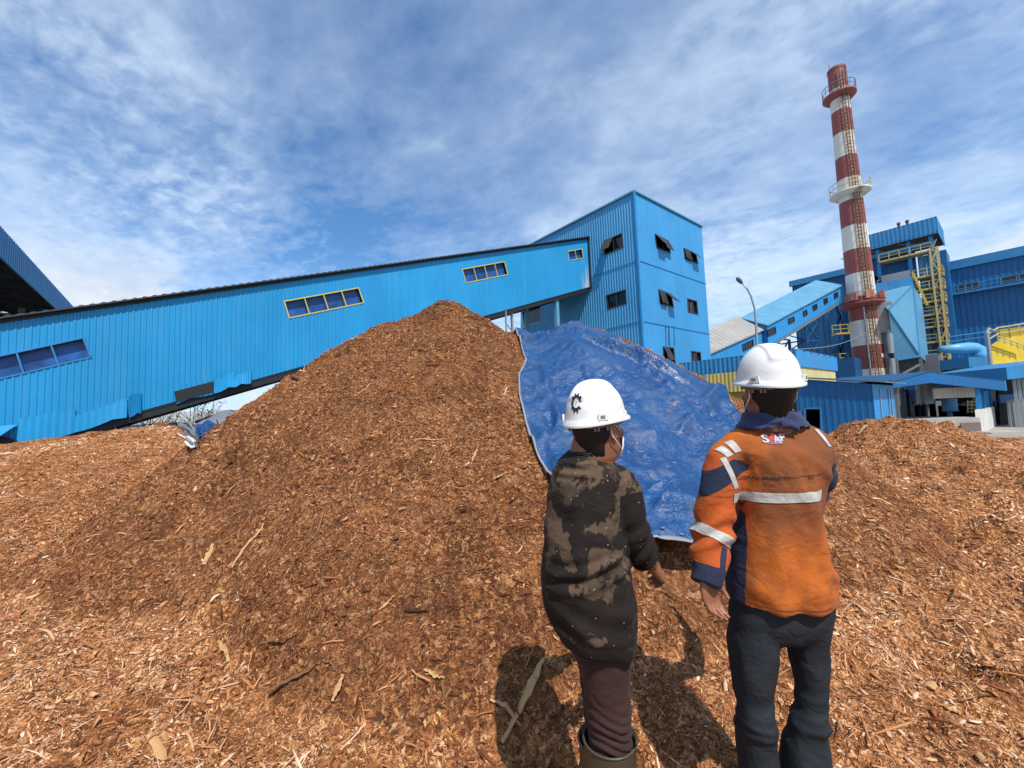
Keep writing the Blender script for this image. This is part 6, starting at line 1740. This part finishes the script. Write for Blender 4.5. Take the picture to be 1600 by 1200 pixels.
# ================= the man in the stained black shirt
YL_ = 1.52
hL = at(931, 653, 1.50); yawL, pitL = 46, 5
cLh = hL+np.array([0, 0, -.030])
gL = hz1(at(945, 900, YL_)[0], YL_)
man2 = empty('person', [at(940, 900, YL_)[0], YL_, gL], 'man in a white hard hat with gear mark, blotched black shirt and gumboots', 'person', 'workers in white hard hats')
YB_ = 40
bm_ = MB(); head_rings(bm_, cLh, yawL, pitL)
limb(bm_, [cLh+frame(yawL)[1]*-.02+UP*-.08, A_(919, 690, 1.50), A_(917, 712, 1.505), A_(915, 735, 1.51)], [.058, .058, .062, .085])
tor = []
for py, L, Rr, b in ((725, 885, 950, .07), (760, 872, 955, .08), (820, 870, 955, .09), (900, 865, 965, .10), (980, 885, 970, .10)): ringpx(tor, py, L, Rr, 1.53, b, None, 2.2)
bm_.loft(tor)
armRL = [A_(972, 752, 1.50), A_(984, 800, 1.49), A_(990, 843, 1.50), A_(1006, 868, 1.56), A_(1016, 880, 1.61)]
limb(bm_, armRL, [.034, .042, .042, .037, .030])
hand(bm_, A_(1015, 879, 1.605), A_(1034, 897, 1.68)-A_(1015, 879, 1.605), np.array([-.55, .35, -.55]), np.array([-.2, .4, .8]), .95, 1.12)
armLL = [A_(885, 740, 1.62), A_(890, 800, 1.72), A_(905, 850, 1.80), A_(945, 850, 1.90), A_(970, 848, 1.96)]
limb(bm_, armLL, [.034, .042, .042, .036, .029])
hand(bm_, A_(968, 848, 1.95), np.array([.8, .5, -.1]), np.array([.3, -.5, -.8]), np.array([.1, .6, .6]), .9, 1.0)
lr = [(1000, 905, 990), (1050, 909, 986), (1090, 914, 986), (1130, 919, 987), (1165, 921, 985), (1200, 921, 983), (1290, 925, 978)]
ll = [(1000, 895, 965), (1050, 905, 962), (1090, 911, 964), (1130, 914, 966), (1165, 916, 966), (1200, 918, 966), (1275, 920, 966)]
for l, Y in ((lr, 1.50), (ll, 1.66)):
    P = leg_pts(l, Y); P[-1][2] = gL+.07; limb(bm_, P, [.075, .068, .056, .052, .05, .045, .04])
    blob(bm_, P[-1]+frame(YB_)[1]*.05+UP*-.02, .045)
bodyL = voxel(bm_, .0042, 3); link_mesh('body', bodyL, M['skin'], man2, True)
face_bits(man2, cLh, yawL, pitL); hair_shell(man2, cLh, yawL, pitL, 2); helmet(man2, hL, yawL, pitL, True)
tr = MB(); rg = []
for py, L, Rr, b in ((960, 875, 985, .11), (1000, 890, 988, .12), (1030, 900, 988, .11)): ringpx(rg, py, L, Rr, 1.54, b, None, 2.2)
tr.loft(rg)
for l, Y in ((lr, 1.50), (ll, 1.66)):
    P = leg_pts(l, Y)[:6]; rr = [np.linalg.norm(A_(b, y, Y)-A_(a, y, Y))/2 for y, a, b in l][:6]
    tr.loft([sring(p, [1, 0, 0], [0, 1, 0], r_, r_*1.05, 28, 2.1) for p, r_ in zip(P, rr)])
trm = voxel(tr, .006, 4)
def tl_fold(V, N):
    z = V[:, 2]; d = .004*n3(V, 10)+.002*n3(V, 30)
    k = np.exp(-((z-.50)/.10)**2); d += k*.0085*(.6*np.sin(z*165+np.sin(V[:, 0]*22)*2.6+5.0*n3(V, 9))+.7*rid(V, (6, 6, 26), 1))*sstep(-.2, .5, -N[:, 1])
    return d
wrinkle(trm, tl_fold); link_mesh('trousers', trm, M['brown_trouser'], man2, True)
for l, Y in ((lr, 1.50), (ll, 1.66)):
    P = leg_pts(l, Y); f2 = frame(YB_)[1]; r2 = frame(YB_)[0]
    t0 = 1152; cT = A_((l[4][1]+l[4][2])/2, t0, Y); c0 = P[-1]; m = MB(); rgs = []
    zt2 = cT[2]
    for f, rad in ((0, .088), (.03, .086), (.25, .084), (.5, .079), (.72, .070), (.85, .066), (.93, .068)):
        c = cT*(1-f)+np.array([c0[0], c0[1], gL+.02])*f; rgs.append(sring(c+f2*(.0 if f < .8 else .012), r2, f2, rad, rad*1.06, 32, 2.1))
    inner = [[(p-np.mean(r_, 0))*.95+np.mean(r_, 0) for p in r_] for r_ in rgs[:3]][::-1]
    inner[-1] = [p+UP*.002 for p in inner[-1]]
    m.loft(inner+rgs, True, False)
    for z, a, b in ((.0, 0, 0),): pass
    m.loft([sring(np.array([c0[0], c0[1], gL+z])+f2*off, r2, f2, a, b, 32, 2.4) for z, a, b, off in ((-.015, .050, .140, .055), (.02, .052, .142, .055), (.05, .051, .135, .052), (.085, .055, .105, .030), (.12, .062, .075, .006))])
    bo = m.build('gumboot', M['gum'], man2, True)
    rim = [p+UP*.001 for p in rgs[0]]; MB().tube(rim+[rim[0], rim[1]], .0045, 6, False).build('rim', M['gum'], bo, True)
    c = cT*.72+np.array([c0[0], c0[1], gL])*.28; rr2 = sring(c, r2, f2, .0875, .0925, 32, 2.1); MB().tube(rr2+[rr2[0], rr2[1]], .003, 6, False).build('moulding', M['gum'], bo, True)
    for k in range(5):
        c = cT*(.80-.035*k)+np.array([c0[0], c0[1], gL])*(.20+.035*k); 
        pts = [c+np.array([math.cos(q), math.sin(q), 0])*.0895 for q in np.linspace(R(-85), R(-60), 6)]; MB().tube(pts, .0018, 5).build('ridge', M['strap'], bo, True)
# shirt
sh = MB(); rg = []; ctr2 = []
for py, L, Rr, b, Yc in ((1002, 888, 990, .140, 1.53), (990, 872, 991, .155, 1.53), (970, 859, 991, .165, 1.53), (945, 849, 992, .168, 1.53), (900, 845, 986, .165, 1.53), (850, 850, 976, .155, 1.53), (805, 853, 972, .145, 1.53), (770, 855, 975, .140, 1.53), (745, 859, 976, .125, 1.525), (730, 866, 968, .110, 1.52), (719, 874, 956, .095, 1.515), (711, 884, 944, .080, 1.51), (706, 889, 938, .070, 1.51)):
    ctr2.append(ringpx(rg, py, L, Rr, Yc, b, None, 2.25))
sh.loft(rg)
slv = [A_(960, 742, 1.51), A_(975, 760, 1.50), A_(982, 800, 1.49), A_(989, 838, 1.50), A_(999, 858, 1.535), A_(1008, 870, 1.575)]
limb(sh, [A_(925, 738, 1.52), A_(948, 740, 1.515)]+slv[1:], [.04, .052, .060, .062, .060, .056, .050], 28)
limb(sh, armLL[:4], [.062, .060, .058, .052], 24)
sm_ = voxel(sh, .0058, 7)
cxL = at(920, 850, 1.53)[0]
def sh_fold(V, N):
    x, z = V[:, 0]-cxL, V[:, 2]; ts, ds = armt(V, slv); arm = sstep(.085, .066, ds)*sstep(.15, .32, ts)
    tor_ = 1-arm; back = sstep(.1, .6, -N[:, 1])
    d = tor_*(.006*rid(V, (5, 5, 6), 9)+.004*n3(V, 7, (3, 1, 2))+.003*n3(V, 18, (1, 9, 2))+.0012*n3(V, 45))
    d += tor_*back*.009*np.exp(-((z-(1.06+.12*x))/.055)**2)*np.sin((z-.25*x)*100+3*n3(V, 5))
    d += tor_*back*.007*np.exp(-((z-.90)/.06)**2)*np.sin((z+.3*x)*80+3*n3(V, 6, (4, 4, 4)))
    d += tor_*back*.007*np.exp(-((z-1.40)/.04)**2)*sstep(.02, -.04, x)*np.sin((z+.05*x)*170)
    d += tor_*back*.010*sstep(1.3, 1.1, z)*np.exp(-((x-.075-.02*np.sin(z*9))/.022)**2)
    d -= tor_*back*.006*np.exp(-((x+.10)/.03)**2)*sstep(1.35, 1.2, z)
    seam = np.exp(-((ts-.10)/.02)**2)*sstep(.11, .07, ds); d += .003*seam
    d += arm*(.009*np.sin(ts*30+x*30+4*n3(V, 6))*sstep(.3, .7, ts)+.003*n3(V, 20))
    d += .004*np.exp(-((z-.735)/.006)**2)*tor_
    return d
wrinkle(sm_, sh_fold)
V = getV(sm_); x = V[:, 0]-cxL; z = V[:, 2]; ts, ds = armt(V, slv)
bl_ = -.02+.03*sstep(.92, 1.05, z)*sstep(1.52, 1.44, z)-.12*sstep(1.02, .90, z)-.25*((ds < .08) & (ts > .2))-.12*sstep(.02, .14, x)*sstep(1.2, 1.1, z)-.10*np.exp(-((x+.0)/.06)**2-((z-1.20)/.07)**2)
fattr(sm_, 'bleach', bl_)
link_mesh('shirt', sm_, M['camo'], man2, True)
nk = []
ringpx(nk, 706, 888, 940, 1.508, .066, None, 2.1); nk = nk[0]
MB().tube(nk+[nk[0], nk[1]], .006, 8, False).build('neckband', M['trouser'], man2, True)
